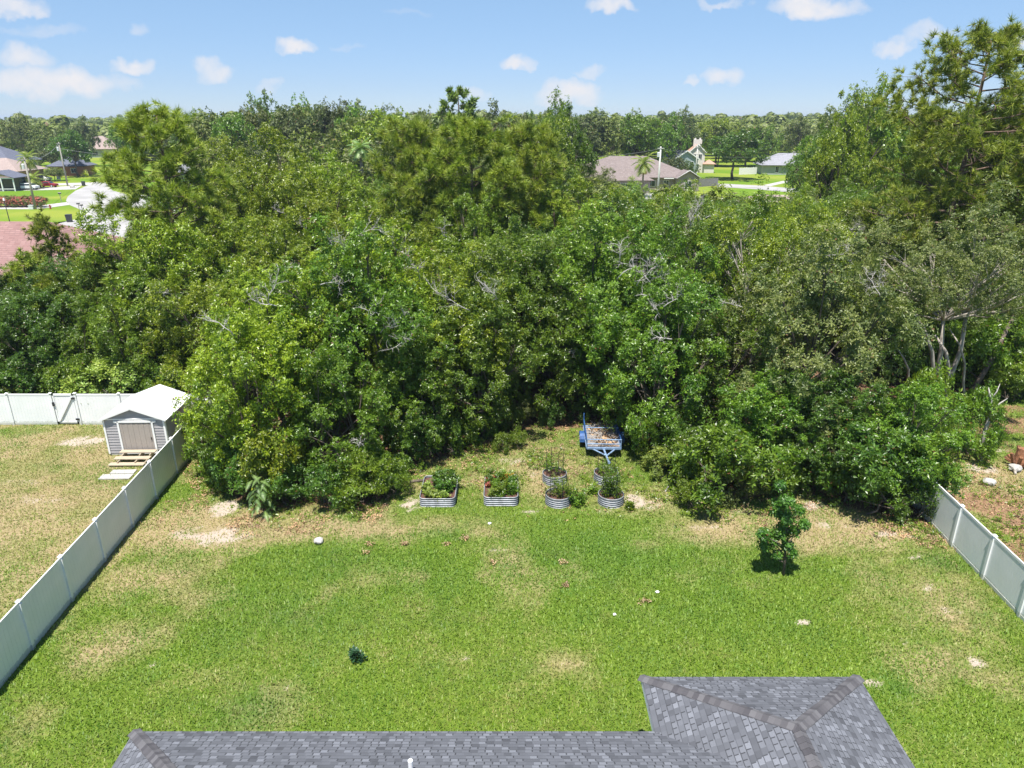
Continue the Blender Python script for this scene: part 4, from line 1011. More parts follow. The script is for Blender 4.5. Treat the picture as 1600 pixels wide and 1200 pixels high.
for (px, py, s, sz, leaf, lab) in ((1130, 790, 1.6, 1.5, 'leaf_mid', 'large rounded bush bulging onto the lawn behind the small citrus tree'), (1010, 712, .8, .95, 'leaf_lush', 'light green bush right of the blue trailer'), (1040, 748, .75, .6, 'leaf_pale', 'yellowish low bush right of the round planters'), (1075, 800, .5, .5, 'leaf_lush', 'small bright shrub at the lawn edge'), (1200, 770, 1.3, 1.2, 'leaf_mid', 'bush just behind the small citrus tree'),
                                   (1345, 800, 1.5, 1.5, 'leaf_dark', 'dark bush in the middle of the right thicket corner'), (1420, 800, 1.5, 1.45, 'leaf_mid', 'wide dark leaved bush pressing on the end of the right fence'), (1430, 740, 1.3, 2.2, 'leaf_lush', 'tall shrub with yellow new leaves behind the right fence end'), (1520, 720, 1.0, 1.6, 'leaf_mid', 'upright shrub beyond the right fence'),
                                   (560, 790, 1.0, 1.0, 'leaf_lush', 'leafy bush hanging over the lawn left of the garden beds'), (610, 785, .6, .8, 'leaf_lush', 'slender bright bush left of the first garden bed'), (785, 712, .4, .45, 'leaf_lush', 'low weedy clump behind the square garden beds'), (810, 706, .35, .4, 'leaf_lush', 'small weedy clump behind the gap between the beds'), (168, 588, 1.75, 1.35, 'leaf_pale', 'pale rounded shrub behind the back fence beside the shed'), (20, 600, 1.0, .8, 'leaf_pale', 'pale shrub behind the left end of the back fence'),
                                   (350, 745, 1.25, 1.5, 'leaf_mid', 'leafy bush leaning over the left fence'), (420, 790, 1.1, 1.5, 'leaf_bright', 'yellow green bush at the front left corner of the thicket')):
    q = G(px, py)
    if py < 620: q = Vector((Q(px, py, 38.6).x, 38.6, 0))
    else: q.y += .5
    make_tree('bush', lab, (q.x, q.y, float(gz(q.x, q.y))), 'shrub%d' % (px % 3), leaf, px * .07, s, sz, None, cat='bush', crown_name='foliage')
for k, (px, py, Y, s_, sz_, leaf) in enumerate(((1532, 560, 41.5, 1.5, 2.0, 'leaf_mid'), (1562, 540, 43, 1.7, 2.3, 'leaf_lush'), (1592, 560, 41.5, 1.6, 2.1, 'leaf_mid'), (1510, 600, 43.5, 1.3, 1.6, 'leaf_dark'), (1578, 590, 40, 1.0, 1.0, 'leaf_lush'), (1615, 600, 40, 1.2, 1.3, 'leaf_dark'))):
    q = Q(px, py, Y); make_tree('bush', '%s tall dense bush from the left on the ground beyond the pale trunks' % ORD[k], (q.x, Y, 0), 'shrub%d' % (k % 3), leaf, k * 1.3, s_, sz_, 'bushes beyond the pale trunks', cat='bush', crown_name='foliage')
# undergrowth behind the back fence on the left
for k in range(12):
    x = -41 + k * 2.05 + rng.uniform(-.4, .4); y = 38.2 + rng.uniform(0, .9)
    make_tree('shrub', '%s dark shrub from the left behind the back fence' % ORD[k], (x, y, 0), 'shrub%d' % (k % 3), ['leaf_dark', 'leaf_mid', 'leaf_lush'][k % 3], k, 1.15, rng.uniform(.9, 1.5), 'shrubs behind the back fence', cat='shrub', crown_name='foliage')

# ------------------------------------------------------------------ trees of the middle distance and the far wood
SKY = [(-100, 192), (0, 190), (120, 190), (200, 188), (330, 184), (360, 180), (395, 168), (420, 182), (440, 172), (480, 166), (530, 162), (560, 180), (600, 178), (622, 190), (650, 186), (680, 184), (760, 189), (800, 184), (830, 174), (870, 170), (890, 188), (910, 180), (940, 176), (970, 190), (1000, 182), (1030, 188), (1060, 178), (1090, 196), (1130, 190), (1200, 198), (1260, 185), (1300, 178), (1340, 156), (1380, 184), (1450, 178), (1600, 176), (1700, 176)]
sx = [a for a, b in SKY]; sy = [b for a, b in SKY]
rng = random.Random(23)
def midtrees():
    rows = [(88, 8.0, 'nearest'), (106, 9.0, 'second'), (128, 9.4, 'third'), (152, 9.8, 'fourth'), (184, 11.0, 'fifth'), (222, 12, 'sixth'), (262, 13, 'hindmost')]
    for ri, (Y, sp, rn) in enumerate(rows):
        x = -Y * .80; n = 0
        while x < Y * .80:
            xx = x + rng.uniform(-1.5, 1.5); yy = Y + rng.uniform(-6, 6); x += sp * rng.uniform(.85, 1.15)
            px, _ = proj(xx, yy, 8)
            if px < 240 and yy < 215 : continue
            skyz = Q(px, np.interp(px, sx, sy) + 2, yy).z
            hmax = {0: 11.0, 1: 12.0, 2: 13}.get(ri, 30)
            if 1290 < px < 1385 and ri < 2: hmax = 18
            if 795 < px < 885 and ri in (0, 1): hmax = 17.5
            zt = min(hmax, skyz) * rng.uniform(.9, 1.0) if ri < 3 else skyz * rng.uniform(.92, 1.09)
            if ri > 3: zt = min(zt, 19)
            p = rng.random(); isp = p < .13 and ri > 1
            kind = 'farpine' if isp else 'far'; r0 = RR[kind] * rng.uniform(.85, 1.15)
            zt = fit_height(xx, yy, zt, r0)
            if zt is None or zt < 5: continue
            leaf = rng.choice(['leaf_distant', 'leaf_distant_dark', 'leaf_mid', 'leaf_olive', 'leaf_distant']) if not isp else 'needle_dark'
            col = {'leaf_distant': 'soft green', 'leaf_distant_dark': 'dark blue green', 'leaf_mid': 'mid green', 'leaf_olive': 'dull olive', 'needle_dark': 'dark needled'}[leaf]
            lab = '%s %s, %s from left, %s band beyond the thicket' % (col, 'pine' if isp else 'round tree', ORD[n], rn); n += 1
            make_tree('pine_tree' if isp else 'broadleaf_tree', lab, (xx, yy, 0), '%s%d' % (kind, rng.randrange(2 if isp else 4)), leaf, rng.uniform(0, 6.28), r0 / RR[kind], zt / HH[kind], 'trees beyond the thicket')
midtrees()
for (px, pt, Y, r, leaf, lab) in ((108, 207, 215, 5.2, 'leaf_dark', 'large dark round tree on the lawn beyond the leaning pole'), (75, 225, 232, 5.0, 'leaf_distant_dark', 'loose shady tree left of the large dark round one'), (82, 262, 200, 2.6, 'leaf_olive', 'small brownish tree on the lawn by the two poles'), (1152, 205, 206, 8.0, 'leaf_dark', 'big spreading dark tree left of the sage walled house'), (1075, 254, 205, 2.6, 'leaf_dark', 'small dark conical tree before the blue grey house'), (1053, 246, 200, 3.0, 'leaf_distant_dark', 'brownish tree behind the corner of the mauve roof'),
                                  (1340, 158, 78, 4.2, 'leaf_bright', 'tall yellow green tree rising left of the tallest pine'), (1318, 185, 82, 3.6, 'leaf_mid', 'rounded tree left of the tall yellow green one'), (1285, 200, 112, 4.6, 'leaf_mid', 'wide tree right above the sage walled house'), (930, 262, 118, 4.0, 'leaf_olive', 'pale leafed tree at the left end of the mauve roof'), (995, 290, 100, 3.4, 'leaf_pale', 'whitish flowering tree before the mauve roofed house'), (835, 180, 84, 4.6, 'leaf_bright', 'yellow green tree with lumpy top behind the three pines'), (872, 176, 88, 4.0, 'leaf_mid', 'taller lumpy green tree right of the three pines'), (390, 215, 62, 4.6, 'leaf_bright', 'highest of the yellow green oaks on the left'), (520, 238, 66, 4.6, 'leaf_bright', 'broad yellow green oak behind the left oaks'), (450, 262, 58, 4.4, 'leaf_bright', 'yellow green oak between the two highest left oaks')):
    q = Q(px, pt, Y); oak = leaf in ('leaf_bright', 'leaf_pale', 'leaf_mid', 'leaf_olive') and Y < 125
    if oak: make_tree('broadleaf_tree', lab, (q.x, Y, 0), 'oak%d' % (px % 3), leaf, px * .03, r / 3.7, q.z / 9.5)
    else: make_tree('broadleaf_tree', lab, (q.x, Y, 0), 'far%d' % (px % 4), leaf, px * .03, r / 5, q.z / 12)

for i, (px, pt, Y, r, leaf, lab) in enumerate(((362, 180, 140, 4.2, 'leaf_mid', 'skyline tree just right of the tall left pine'), (397, 166, 150, 3.6, 'leaf_distant', 'slender pointed skyline tree left of the dark hump'), (441, 168, 150, 5.2, 'leaf_distant_dark', 'dark humped crown on the skyline left of centre'), (478, 166, 158, 5.6, 'leaf_distant', 'paler crown beside the dark hump on the skyline'), (507, 168, 152, 4.6, 'leaf_distant_dark', 'dark skyline crown left of the knobbly one'), (529, 160, 150, 4.4, 'leaf_distant_dark', 'knobbly dark crown highest of the left skyline group'),
                                               (562, 176, 142, 5.6, 'leaf_distant', 'broad skyline crown right of the knobbly one'), (602, 176, 135, 6.2, 'leaf_bright', 'wide yellow green crown on the skyline left of the feathery pines'), (684, 184, 120, 4.0, 'leaf_distant_dark', 'small dark crown at the left foot of the lone tall pine'), (770, 186, 130, 4.6, 'leaf_distant_dark', 'small dark crown at the right foot of the lone tall pine'), (912, 180, 205, 6.5, 'leaf_distant_dark', 'dark skyline crown left of the mauve roof'), (941, 175, 207, 6.2, 'leaf_distant', 'domed skyline crown above the left end of the mauve roof'),
                                               (1000, 180, 212, 6.7, 'leaf_mid', 'green skyline crown above the middle of the mauve roof'), (1058, 176, 250, 7.8, 'leaf_distant_dark', 'spreading dark skyline crown above the pale pole'), (1125, 186, 262, 8.0, 'leaf_bright', 'yellow green skyline crown behind the big spreading dark tree'), (1172, 192, 262, 7.1, 'leaf_distant', 'rounded skyline crown above the sage walled house'))):
    q = Q(px, pt, Y); make_tree('broadleaf_tree', lab, (q.x, Y, 0), 'sky%d' % (i % 2), leaf, i * 1.3, r / 5, q.z / 13.3)
def farwood():
    r_ = np.random.default_rng(99); Vs = []; 
    N = 3600; Yd = 285 * (1500 / 285) ** r_.random(N); Xd = r_.uniform(-.84, .84, N) * Yd
    px, _ = proj(Xd, Yd, 10)
    ok = ~((px > 110) & (px < 185) & (Yd < 345)); Xd, Yd, px = Xd[ok], Yd[ok], px[ok]
    for x, y, p in zip(Xd, Yd, px):
        n = int(np.clip(90000 / y, 50, 260)); rad = r_.uniform(4, 7); H = r_.uniform(9, 14)
        if p > 300: H += 1.5
        if r_.random() < .12: H += 3.5; rad *= .7
        if y > 600: H += r_.uniform(0, 4)
        d = unit(r_.normal(size=(n, 3)) + np.array([0, 0, .4])); lump = 1 + .25 * np.sin(d[:, 0] * 5 + x) * np.cos(d[:, 1] * 5 + y)
        c = np.array([x, y, H - rad * .75]) + d * np.array([rad, rad, rad * .75]) * lump[:, None] * r_.uniform(.8, 1.05, (n, 1))
        c[:, 2] = np.maximum(c[:, 2], .5)
        s = (.55 + y / 900) * r_.uniform(.7, 1.3, (n, 1)); a = unit(np.cross(d, unit(r_.normal(size=(n, 3))))); b = np.cross(d, a)
        Vs.append(np.stack([c - a * s, c + b * s * .7, c + a * s, c - b * s * .7], 1).reshape(-1, 3))
    V = np.vstack(Vs); me = npmesh('woods', V, np.arange(len(V)).reshape(-1, 4), 'leaf_distant')
    o = bpy.data.objects.new('woods', me); link(o); tag(o, 'far wood of round green crowns reaching the horizon', 'woods', kind='stuff')
farwood()

# palms
plain('palm_bark', (.25, .20, .15), .9, .2, 5)
def palm(label, loc, H, fr=2.2, n=22, leaf='leaf_pale', rz=0, skirt=True):
    root = empty('palm_tree', loc, rz, label, 'palm'); m = MB(); m.tube([(0, 0, -.1), (.08, 0, H * .4), (.05, .05, H * .8), (0, 0, H)], [.26, .2, .19, .2], 10); m.build('trunk', 'palm_bark', root, True)
    r_ = random.Random(int(H * 10)); V = []; D = []
    for k in range(n + (10 if skirt else 0)):
        az = k * 2.4; el = 1.2 - 1.9 * (k / n) if k < n else -1.2; dead = k >= n; L = fr * (1 if not dead else .7) * r_.uniform(.85, 1.1)
        p = Vector((0, 0, H)); d = Vector((math.cos(az) * math.cos(el), math.sin(az) * math.cos(el), math.sin(el))); tgt = D if dead else V; seg = 9
        for s in range(seg):
            p2 = p + d * L / seg; side = d.cross(Vector((0, 0, 1))).normalized() if abs(d.z) < .98 else Vector((1, 0, 0)); wl = L * .30 * math.sin(math.pi * (s + .8) / (seg + 1)) + .05
            for sg in (-1, 1):
                q = p2 + side * sg * wl + d * wl * .5 - Vector((0, 0, wl * .35)); tgt += [p, q, p2 + d * .03]
            p = p2; d = (d - Vector((0, 0, .16))).normalized()
    npm = npmesh('fronds', np.array([tuple(v) for v in V]), np.arange(len(V)).reshape(-1, 3), leaf); link(bpy.data.objects.new('fronds', npm), root)
    if D: link(bpy.data.objects.new('dead_fronds', npmesh('dead_fronds', np.array([tuple(v) for v in D]), np.arange(len(D)).reshape(-1, 3), 'dry_leaf')), root)
q = Q(1006, 250, 158); palm('palm with hanging brown skirt in front of the mauve roof', (q.x, 158, 0), q.z - .6, 3.0)
q = Q(562, 226, 92); palm('pale fan palm standing in the trees left of the pines', (q.x, 92, 0), q.z - .5, 1.8, leaf='leaf_blue', skirt=False)
q = Q(42, 245, 190); palm('palm with yellowing fronds behind the near pole', (q.x, 190, 0), q.z - .4, 3.2)
q = Q(50, 275, 178); palm('short palm between the porch and the red car', (q.x, 178, 0), 2.2, 2.6, skirt=False)

# ------------------------------------------------------------------ bare grey branches that poke through the canopy
def twig(mb, p, d, L, r, depth, rg):
    p = Vector(p); d = Vector(d).normalized(); pts = [p]; k = 4
    for i in range(k):
        d = (d + Vector((rg.uniform(-1, 1), rg.uniform(-1, 1), rg.uniform(-.7, .8))) * .62).normalized(); pts.append(pts[-1] + d * L / k)
    mb.tube(pts, [r * (1 - .75 * i / k) for i in range(k + 1)], 5)
    if depth > 0:
        for i in range(1, k + 1):
            for _ in range(2 if i > 1 else 1):
                nd = (d + Vector((rg.uniform(-1, 1), rg.uniform(-1, 1), rg.uniform(-.5, 1)))).normalized(); twig(mb, pts[i], nd, L * rg.uniform(.35, .6), r * .5, depth - 1, rg)
def canopy_hit(px, py):
    d = ray(px, py); best = None
    for (x, y, zt, r0, root) in forest:
        c = Vector((x, y, zt * .55)); s = Vector((r0 * .93, r0 * .93, zt * .44)); o = Vector((0, 0, CH)) - c
        O = Vector((o.x / s.x, o.y / s.y, o.z / s.z)); D = Vector((d.x / s.x, d.y / s.y, d.z / s.z))
        A = D.dot(D); B = O.dot(D); Cc = O.dot(O) - 1; disc = B * B - A * Cc
        if disc > 0:
            t = (-B - math.sqrt(disc)) / A
            if best is None or t < best[0]: best = (t, root)
    return best, d
rg = random.Random(4)
for (px, py, L, n) in ((425, 478, 1.5, 2), (447, 338, 1.2, 1), (560, 385, 1.7, 2), (640, 400, 1.9, 1), (655, 440, 1.6, 1), (590, 512, 1.2, 2), (632, 536, 1.7, 2), (752, 478, 2.0, 2), (698, 370, 1.0, 1), (770, 405, 1.2, 1), (365, 524, 1.3, 1), (440, 440, 1.3, 1), (500, 445, 1.1, 1), (480, 360, 1.0, 1), (790, 330, .9, 1), (980, 430, 1.8, 3), (1000, 455, 1.8, 3), (1090, 335, 1.5, 3), (1060, 360, 1.3, 2), (1375, 350, 1.2, 2), (1385, 470, 1.4, 2), (1290, 400, 1.2, 1), (1440, 470, 1.4, 2), (1330, 370, 1.0, 2), (1160, 480, 1.0, 1), (1050, 530, 1.0, 1), (900, 560, .8, 1), (560, 700, .8, 1), (1560, 400, 2.0, 2), (1480, 420, 1.2, 2), (1580, 300, 2.0, 2), (270, 460, 1.2, 1), (1020, 480, 1.2, 2)):
    hit, d = canopy_hit(px, py)
    if hit is None: continue
    p = Vector((0, 0, CH)) + d * (hit[0] - .1); mb = MB()
    for k in range(n):
        a = rg.uniform(0, 3.14); dd = Vector((math.cos(a) * rg.choice((-1, 1)), -.35, .25 + .5 * math.sin(a))); twig(mb, p + Vector((rg.uniform(-.6, .6), 0, rg.uniform(-.5, .5))) * (n > 1), dd, L * .85, .028, 2, rg)
    o = world_part(mb, 'dead_branch', 'dead_wood', hit[1])

# ------------------------------------------------------------------ poles and wires
plain('pole_wood', (.30, .28, .25), .85, .2, 4, stretch=(1, 1, .2)); plain('pole_concrete', (.55, .54, .52), .8, .08, 3); plain('transformer_grey', (.55, .57, .58), .4, .05, 3); plain('wire', (.25, .25, .25), .5, .05, 1)
def pole(label, base, H, r=.16, mat='pole_wood', cross=1.2, can=1, lean=(0, 0), name='utility_pole', cat='utility pole', group=None):
    root = empty(name, base, 0, label, cat, group); top = Vector((lean[0], lean[1], H))
    m = MB(); m.tube([(0, 0, -.3), top * .5, top], [r * 1.15, r, r * .75], 10); m.build('pole', mat, root, True)
    if cross:
        m = MB(); m.box(top + Vector((0, -.16, -.35)), (cross, .10, .12)); a = m.build('crossarm', mat, root)
        for sx_ in (-1, 0, 1): MB().tube([top + Vector((sx_ * cross * .42, -.16, -.28)), top + Vector((sx_ * cross * .42, -.16, -.08))], [.05, .035], 8).build('insulator', 'dark_metal', a)
    if can:
        m = MB(); c = top * ((H - 1.6) / H) + Vector((-.42, -.1, 0)); m.tube([c + Vector((0, 0, -.45)), c + Vector((0, 0, .4)), c + Vector((0, 0, .5))], [.28, .28, .18], 14); t_ = m.build('transformer', 'transformer_grey', root)
        MB().tube([c + Vector((.05, 0, .5)), c + Vector((.05, 0, .72))], .035, 6).build('bushing', 'dark_metal', t_)
    return Vector(base) + top
b1 = G(56, 327); t1 = pole('near leaning utility pole with a grey transformer beside the pink flower hedge', b1, Q(42, 246, b1.y).z, .19)
b2 = G(106, 291); t2 = pole('farther utility pole with a transformer at the edge of the round road end', b2, Q(90, 222, b2.y).z, .18)
b4 = G(1027, 309); t4 = pole('pale utility pole with dark fittings in front of the mauve roof', b4, Q(1032, 229, b4.y).z, .22, 'pole_concrete', 1.4, 1)
b5 = G(861, 306); t5 = pole('pale concrete pole standing left of the mauve roofed house', b5, Q(862, 240, b5.y).z, .20, 'pole_concrete', 0, 0)
b5b = G(869, 300); pole('thinner pale pole right beside the concrete pole', b5b, Q(868, 240, b5b.y).z, .12, 'pole_concrete', 0, 0)
b6 = G(1086, 277); t6 = pole('slim utility pole before the cream two storey house', b6, Q(1088, 228, b6.y).z, .16, 'pole_concrete', 1.2, 0)
b7 = G(1236, 272); t7 = pole('dark utility pole at the sage walled house', b7, Q(1237, 236, b7.y).z, .18, 'pole_wood', 1.2, 0)
b8 = G(460, 300); t8 = pole('utility pole top showing above the left oaks', b8, Q(459, 247, b8.y).z, .2, 'pole_concrete', 1.6, 1)
b9 = G(18, 357); pole('thin dark lamp post on the lawn at the left edge', b9, 4.3, .06, 'dark_metal', 0, 0, (-.1, 0), 'lamp_post', 'lamp post')
o = bpy.context.scene.objects['lamp_post']; MB().tube([(-.1, 0, 4.2), (-.1, 0, 4.6)], [.16, .1], 10).build('lamp', 'white_paint', o)
def wire(a, b, sag, label):
    a, b = Vector(a), Vector(b); o0 = a.copy(); pts = [(a + (b - a) * (i / 14)) - Vector((0, 0, sag * 4 * (i / 14) * (1 - i / 14))) - o0 for i in range(15)]
    m = MB(); m.tube(pts, .035, 4); o = m.build('power_line', 'wire', None); o.location = o0; tag(o, label, 'power line')
wire(t1 - Vector((0, 0, .2)), t2 - Vector((0, 0, .2)), 1.2, 'wire between the two utility poles on the left')
wire(t2 - Vector((0, 0, 1.5)), t8 - Vector((0, 0, .3)), 1.6, 'long wire from the round road end to the pole above the oaks')
wire(t8 - Vector((0, 0, .2)), t5 - Vector((0, 0, .2)), 1.5, 'wire running above the oaks toward the concrete pole')
wire(t5 - Vector((0, 0, .4)), t4 - Vector((0, 0, .4)), .8, 'wire crossing above the mauve roof')
wire(t4 - Vector((0, 0, .4)), t7 - Vector((0, 0, .4)), 1.6, 'wire from the pale pole to the sage walled house')

# ------------------------------------------------------------------ cars and small things by the far road
plain('paint_white', (.75, .76, .77), .25, .02, 1); plain('paint_red', (.28, .02, .03), .25, .02, 1); plain('bin_dark', (.035, .04, .045), .5, .1, 3)
def car(label, loc, rz, mat, L=4.6, W=1.8, Hh=1.45, name='parked_car'):
    root = empty(name, loc, rz, label, 'car'); h2 = L / 2
    prof = [(-h2, .35), (-h2 + .05, .75), (-h2 + .95, .92), (-h2 + 1.65, Hh), (h2 - 1.5, Hh), (h2 - .65, .98), (h2 - .05, .85), (h2, .38)]
    m = MB(); n = len(prof)
    vs = []
    for sgn in (-1, 1): vs += [(x, sgn * W / 2 * (.82 if z > 1.2 else 1), z) for x, z in prof]
    m.add(vs, [tuple(range(n)), tuple(reversed(range(n, 2 * n)))] + [(i, i + n, (i + 1) % n + n, (i + 1) % n) for i in range(n)])
    m.build('body', mat, root, bevel=.05)
    for sgn in (-1, 1):
        m = MB(); y = sgn * (W / 2 + .004)
        m.add([(-h2 + 1.15, y, .98), (h2 - .85, y, 1.0), (h2 - 1.5, y * .86, Hh - .1), (-h2 + 1.7, y * .86, Hh - .1)], [(0, 1, 2, 3)] if sgn < 0 else [(3, 2, 1, 0)]); m.build('side_window', 'glass_dark', root)
    for a_, b_ in (((-h2 + 1.0, .97), (-h2 + 1.58, Hh - .06)), ((h2 - .72, 1.03), (h2 - 1.42, Hh - .06))):
        ox = -.025 if a_[0] < 0 else .025
        m = MB(); m.add([(a_[0] + ox, -W * .42, a_[1] + .02), (a_[0] + ox, W * .42, a_[1] + .02), (b_[0] + ox, W * .37, b_[1] + .02), (b_[0] + ox, -W * .37, b_[1] + .02)], [(0, 1, 2, 3)]); m.build('windscreen', 'glass_dark', root)
    for x in (-h2 + .85, h2 - .85):
        for sgn in (-1, 1):
            m = MB(); m.tube([(x, sgn * (W / 2 - .2), .33), (x, sgn * (W / 2 + .02), .33)], .33, 16); w = m.build('wheel', 'tire', root)
            MB().tube([(x, sgn * (W / 2 - .1), .33), (x, sgn * (W / 2 + .03), .33)], .19, 12).build('rim', 'transformer_grey', w)
c = G(41, 296.5); car('white car parked on the drive beside the porch', (c.x, c.y, .03), R(3), 'paint_white', 5.6, 1.9, 1.5)
c = G(69, 293.5); car('dark red car parked just beyond the white car', (c.x, c.y + 1.5, .03), R(184), 'paint_red', 4.5, 1.8, 1.4)
c = G(60, 284); car('white car behind the red car on the upper drive', (c.x, c.y + 2, .03), R(0), 'paint_white', 4.4, 1.8, 1.4)
def bin_(px, py, s, label):
    c = G(px, py); root = empty('wheelie_bin', c, R(10), label, 'bin'); m = MB(); m.add([(-.28 * s, -.3 * s, 0), (.28 * s, -.3 * s, 0), (.28 * s, .3 * s, 0), (-.28 * s, .3 * s, 0), (-.36 * s, -.38 * s, 1.05 * s), (.36 * s, -.38 * s, 1.05 * s), (.36 * s, .38 * s, 1.05 * s), (-.36 * s, .38 * s, 1.05 * s)], [(3, 2, 1, 0), (4, 5, 6, 7), (0, 1, 5, 4), (1, 2, 6, 5), (2, 3, 7, 6), (3, 0, 4, 7)]); m.build('bin_body', 'bin_dark', root)
    MB().box((0, 0, 1.09 * s), (.78 * s, .8 * s, .07 * s)).build('lid', 'bin_dark', root, bevel=.01)
    for x in (-.25, .25): MB().tube([(x * s - .04, .33 * s, .12 * s), (x * s + .04, .33 * s, .12 * s)], .12 * s, 10).build('wheel', 'tire', root)
bin_(109, 347, 1.1, 'black wheelie bin at the edge of the nearer road bend'); bin_(131, 290.5, 1.0, 'dark wheelie bin at the far end of the drive')
def mailbox(px, py, label, H=1.1, mat='dark_metal'):
    c = G(px, py); root = empty('mailbox', c, R(20), label, 'mailbox'); MB().box((0, 0, H / 2), (.1, .1, H)).build('post', 'pole_wood', root)
    m = MB(); m.tube([(-.28, 0, H + .1), (.28, 0, H + .1)], .14, 10); m.box((0, 0, H + .02), (.56, .27, .16)); m.build('box', mat, root)
mailbox(96, 316, 'dark mailbox on the lawn left of the round road end', 1.7); mailbox(124, 328, 'dark mailbox on the left of the pair near the bend'); mailbox(129, 330.5, 'dark mailbox on the right of the pair near the bend')
c = G(79, 326.5); root = empty('fire_hydrant', c, 0, 'small red hydrant at the edge of the drive', 'hydrant')
m = MB(); m.tube([(0, 0, 0), (0, 0, .08), (0, 0, .1), (0, 0, .6), (0, 0, .72), (0, 0, .78)], [.2, .2, .13, .13, .15, .04], 12); m.build('barrel', 'paint_red', root)
for s_ in (-1, 1): MB().tube([(0, 0, .48), (s_ * .24, 0, .48)], .06, 8).build('nozzle', 'paint_red', root)
c = G(127, 335); root = empty('marker_post', c, 0, 'short white marker post near the road bend', 'marker post'); MB().box((0, 0, .55), (.14, .08, 1.1)).build('post', 'white_paint', root); MB().box((0, 0, 1.12), (.2, .12, .06)).build('cap', 'white_paint', root)
c = G(50, 327); root = empty('utility_box', c, 0, 'pale utility box at the foot of the near pole', 'utility box'); MB().box((0, 0, .35), (.9, .6, .7)).build('cabinet', 'bin_pale', root, bevel=.03); MB().box((0, 0, .73), (.98, .68, .06)).build('lid', 'bin_pale', root)
c = G(92, 283); root = empty('garden_chair', c, R(20), 'pale blue garden chair on the lawn between the poles', 'chair')
MB().box((0, 0, .45), (.9, .8, .06)).build('seat', 'wall_bluegrey', root); MB().box((0, .4, .95), (.9, .06, 1.0)).build('backrest', 'wall_bluegrey', root)
for x in (-.4, .4):
    for y in (-.35, .35): MB().box((x, y, .21), (.07, .07, .42)).build('leg', 'wall_bluegrey', root)
c = G(113, 293); root = empty('boulder', c, 0, 'pale boulder beside the farther utility pole', 'boulder'); root.name = 'boulder'
def rock(name, label, loc, r, mat, seed, cat='rock', flat=.6, parent=None):
    me = bpy.data.meshes.new(name); bm = bmesh.new(); bmesh.ops.create_icosphere(bm, subdivisions=2, radius=r); rr_ = random.Random(seed)
    for v in bm.verts: v.co *= rr_.uniform(.82, 1.12); v.co.z *= flat
    bm.to_mesh(me); bm.free(); me.materials.append(MATS[mat]); o = bpy.data.objects.new(name, me); o.location = loc; link(o, parent)
    return tag(o, label, cat) if parent is None else o
bpy.data.objects.remove(root); rock('boulder', 'pale boulder beside the farther utility pole', c + Vector((0, 0, .2)), .6, 'concrete', 2)
# flowering hedge shrubs
for k in range(6):
    px = 2 + k * 11.5; c = G(px, 324); root = make_tree('flowering_shrub', '%s pink flowering shrub from the left beside the drive' % ORD[k], (c.x, c.y + .6, 0), 'shrub%d' % (k % 3), 'leaf_olive', k, 1.15, .85, 'flowering shrubs beside the drive', 'shrub', crown_name='foliage')
    r_ = np.random.default_rng(k); D = unit(r_.normal(size=(220, 3)) + np.array([0, -.3, .5])); Pp = np.array([0, 0, 1.2]) + D * np.array([1.3, 1.3, 1.15]) * r_.uniform(.85, 1.02, (220, 1))
    V, Fc = rosettes(r_, Pp, D, 5, .16 if k % 2 else .12, .12); link(bpy.data.objects.new('flowers', npmesh('flowers', V, Fc, 'flower_pink')), root)

# ------------------------------------------------------------------ raised garden beds
plain('galvanised', (.30, .31, .33), .58, .3, 5, metal=.35)
def rounded(w, d, r, n=6):
    pts = []
    for cx_, cy_, a0 in ((w / 2 - r, d / 2 - r, 0), (-w / 2 + r, d / 2 - r, 90), (-w / 2 + r, -d / 2 + r, 180), (w / 2 - r, -d / 2 + r, 270)):
        for i in range(n + 1): a = R(a0 + 90 * i / n); pts.append((cx_ + r * math.cos(a), cy_ + r * math.sin(a)))
    return pts
def bed(label, loc, out_, H, plants, name='raised_bed', soilz=None, cat='garden bed', group=None):
    root = empty(name, loc, 0, label, cat, group); m = MB(); n = len(out_); N = 40; rings = []
    per = .098                                            # corrugation pitch
    prof = [(i / N * H, .020 * math.sin(2 * math.pi * (i / N * H) / per)) for i in range(N + 1)]
    vs = []
    for z, o_ in prof:
        for x, y in out_:
            l_ = math.hypot(x, y) or 1; vs.append((x * (1 + o_ / l_), y * (1 + o_ / l_), z))
    m.add(vs, [(i * n + j, i * n + (j + 1) % n, (i + 1) * n + (j + 1) % n, (i + 1) * n + j) for i in range(N) for j in range(n)])
    m.build('wall', 'galvanised', root, True)
    m = MB(); ring = [Vector((x, y, H)) for x, y in out_]; m.tube(ring + [ring[0]], .022, 6, cap=False); m.build('rim', 'galvanised', root, True)
    sz_ = soilz or H * .78; m = MB(); ins = [(x * .985, y * .985) for x, y in out_]
    m.prism(ins, sz_ - .06, sz_); m.build('soil', 'soil', root)
    return root, sz_
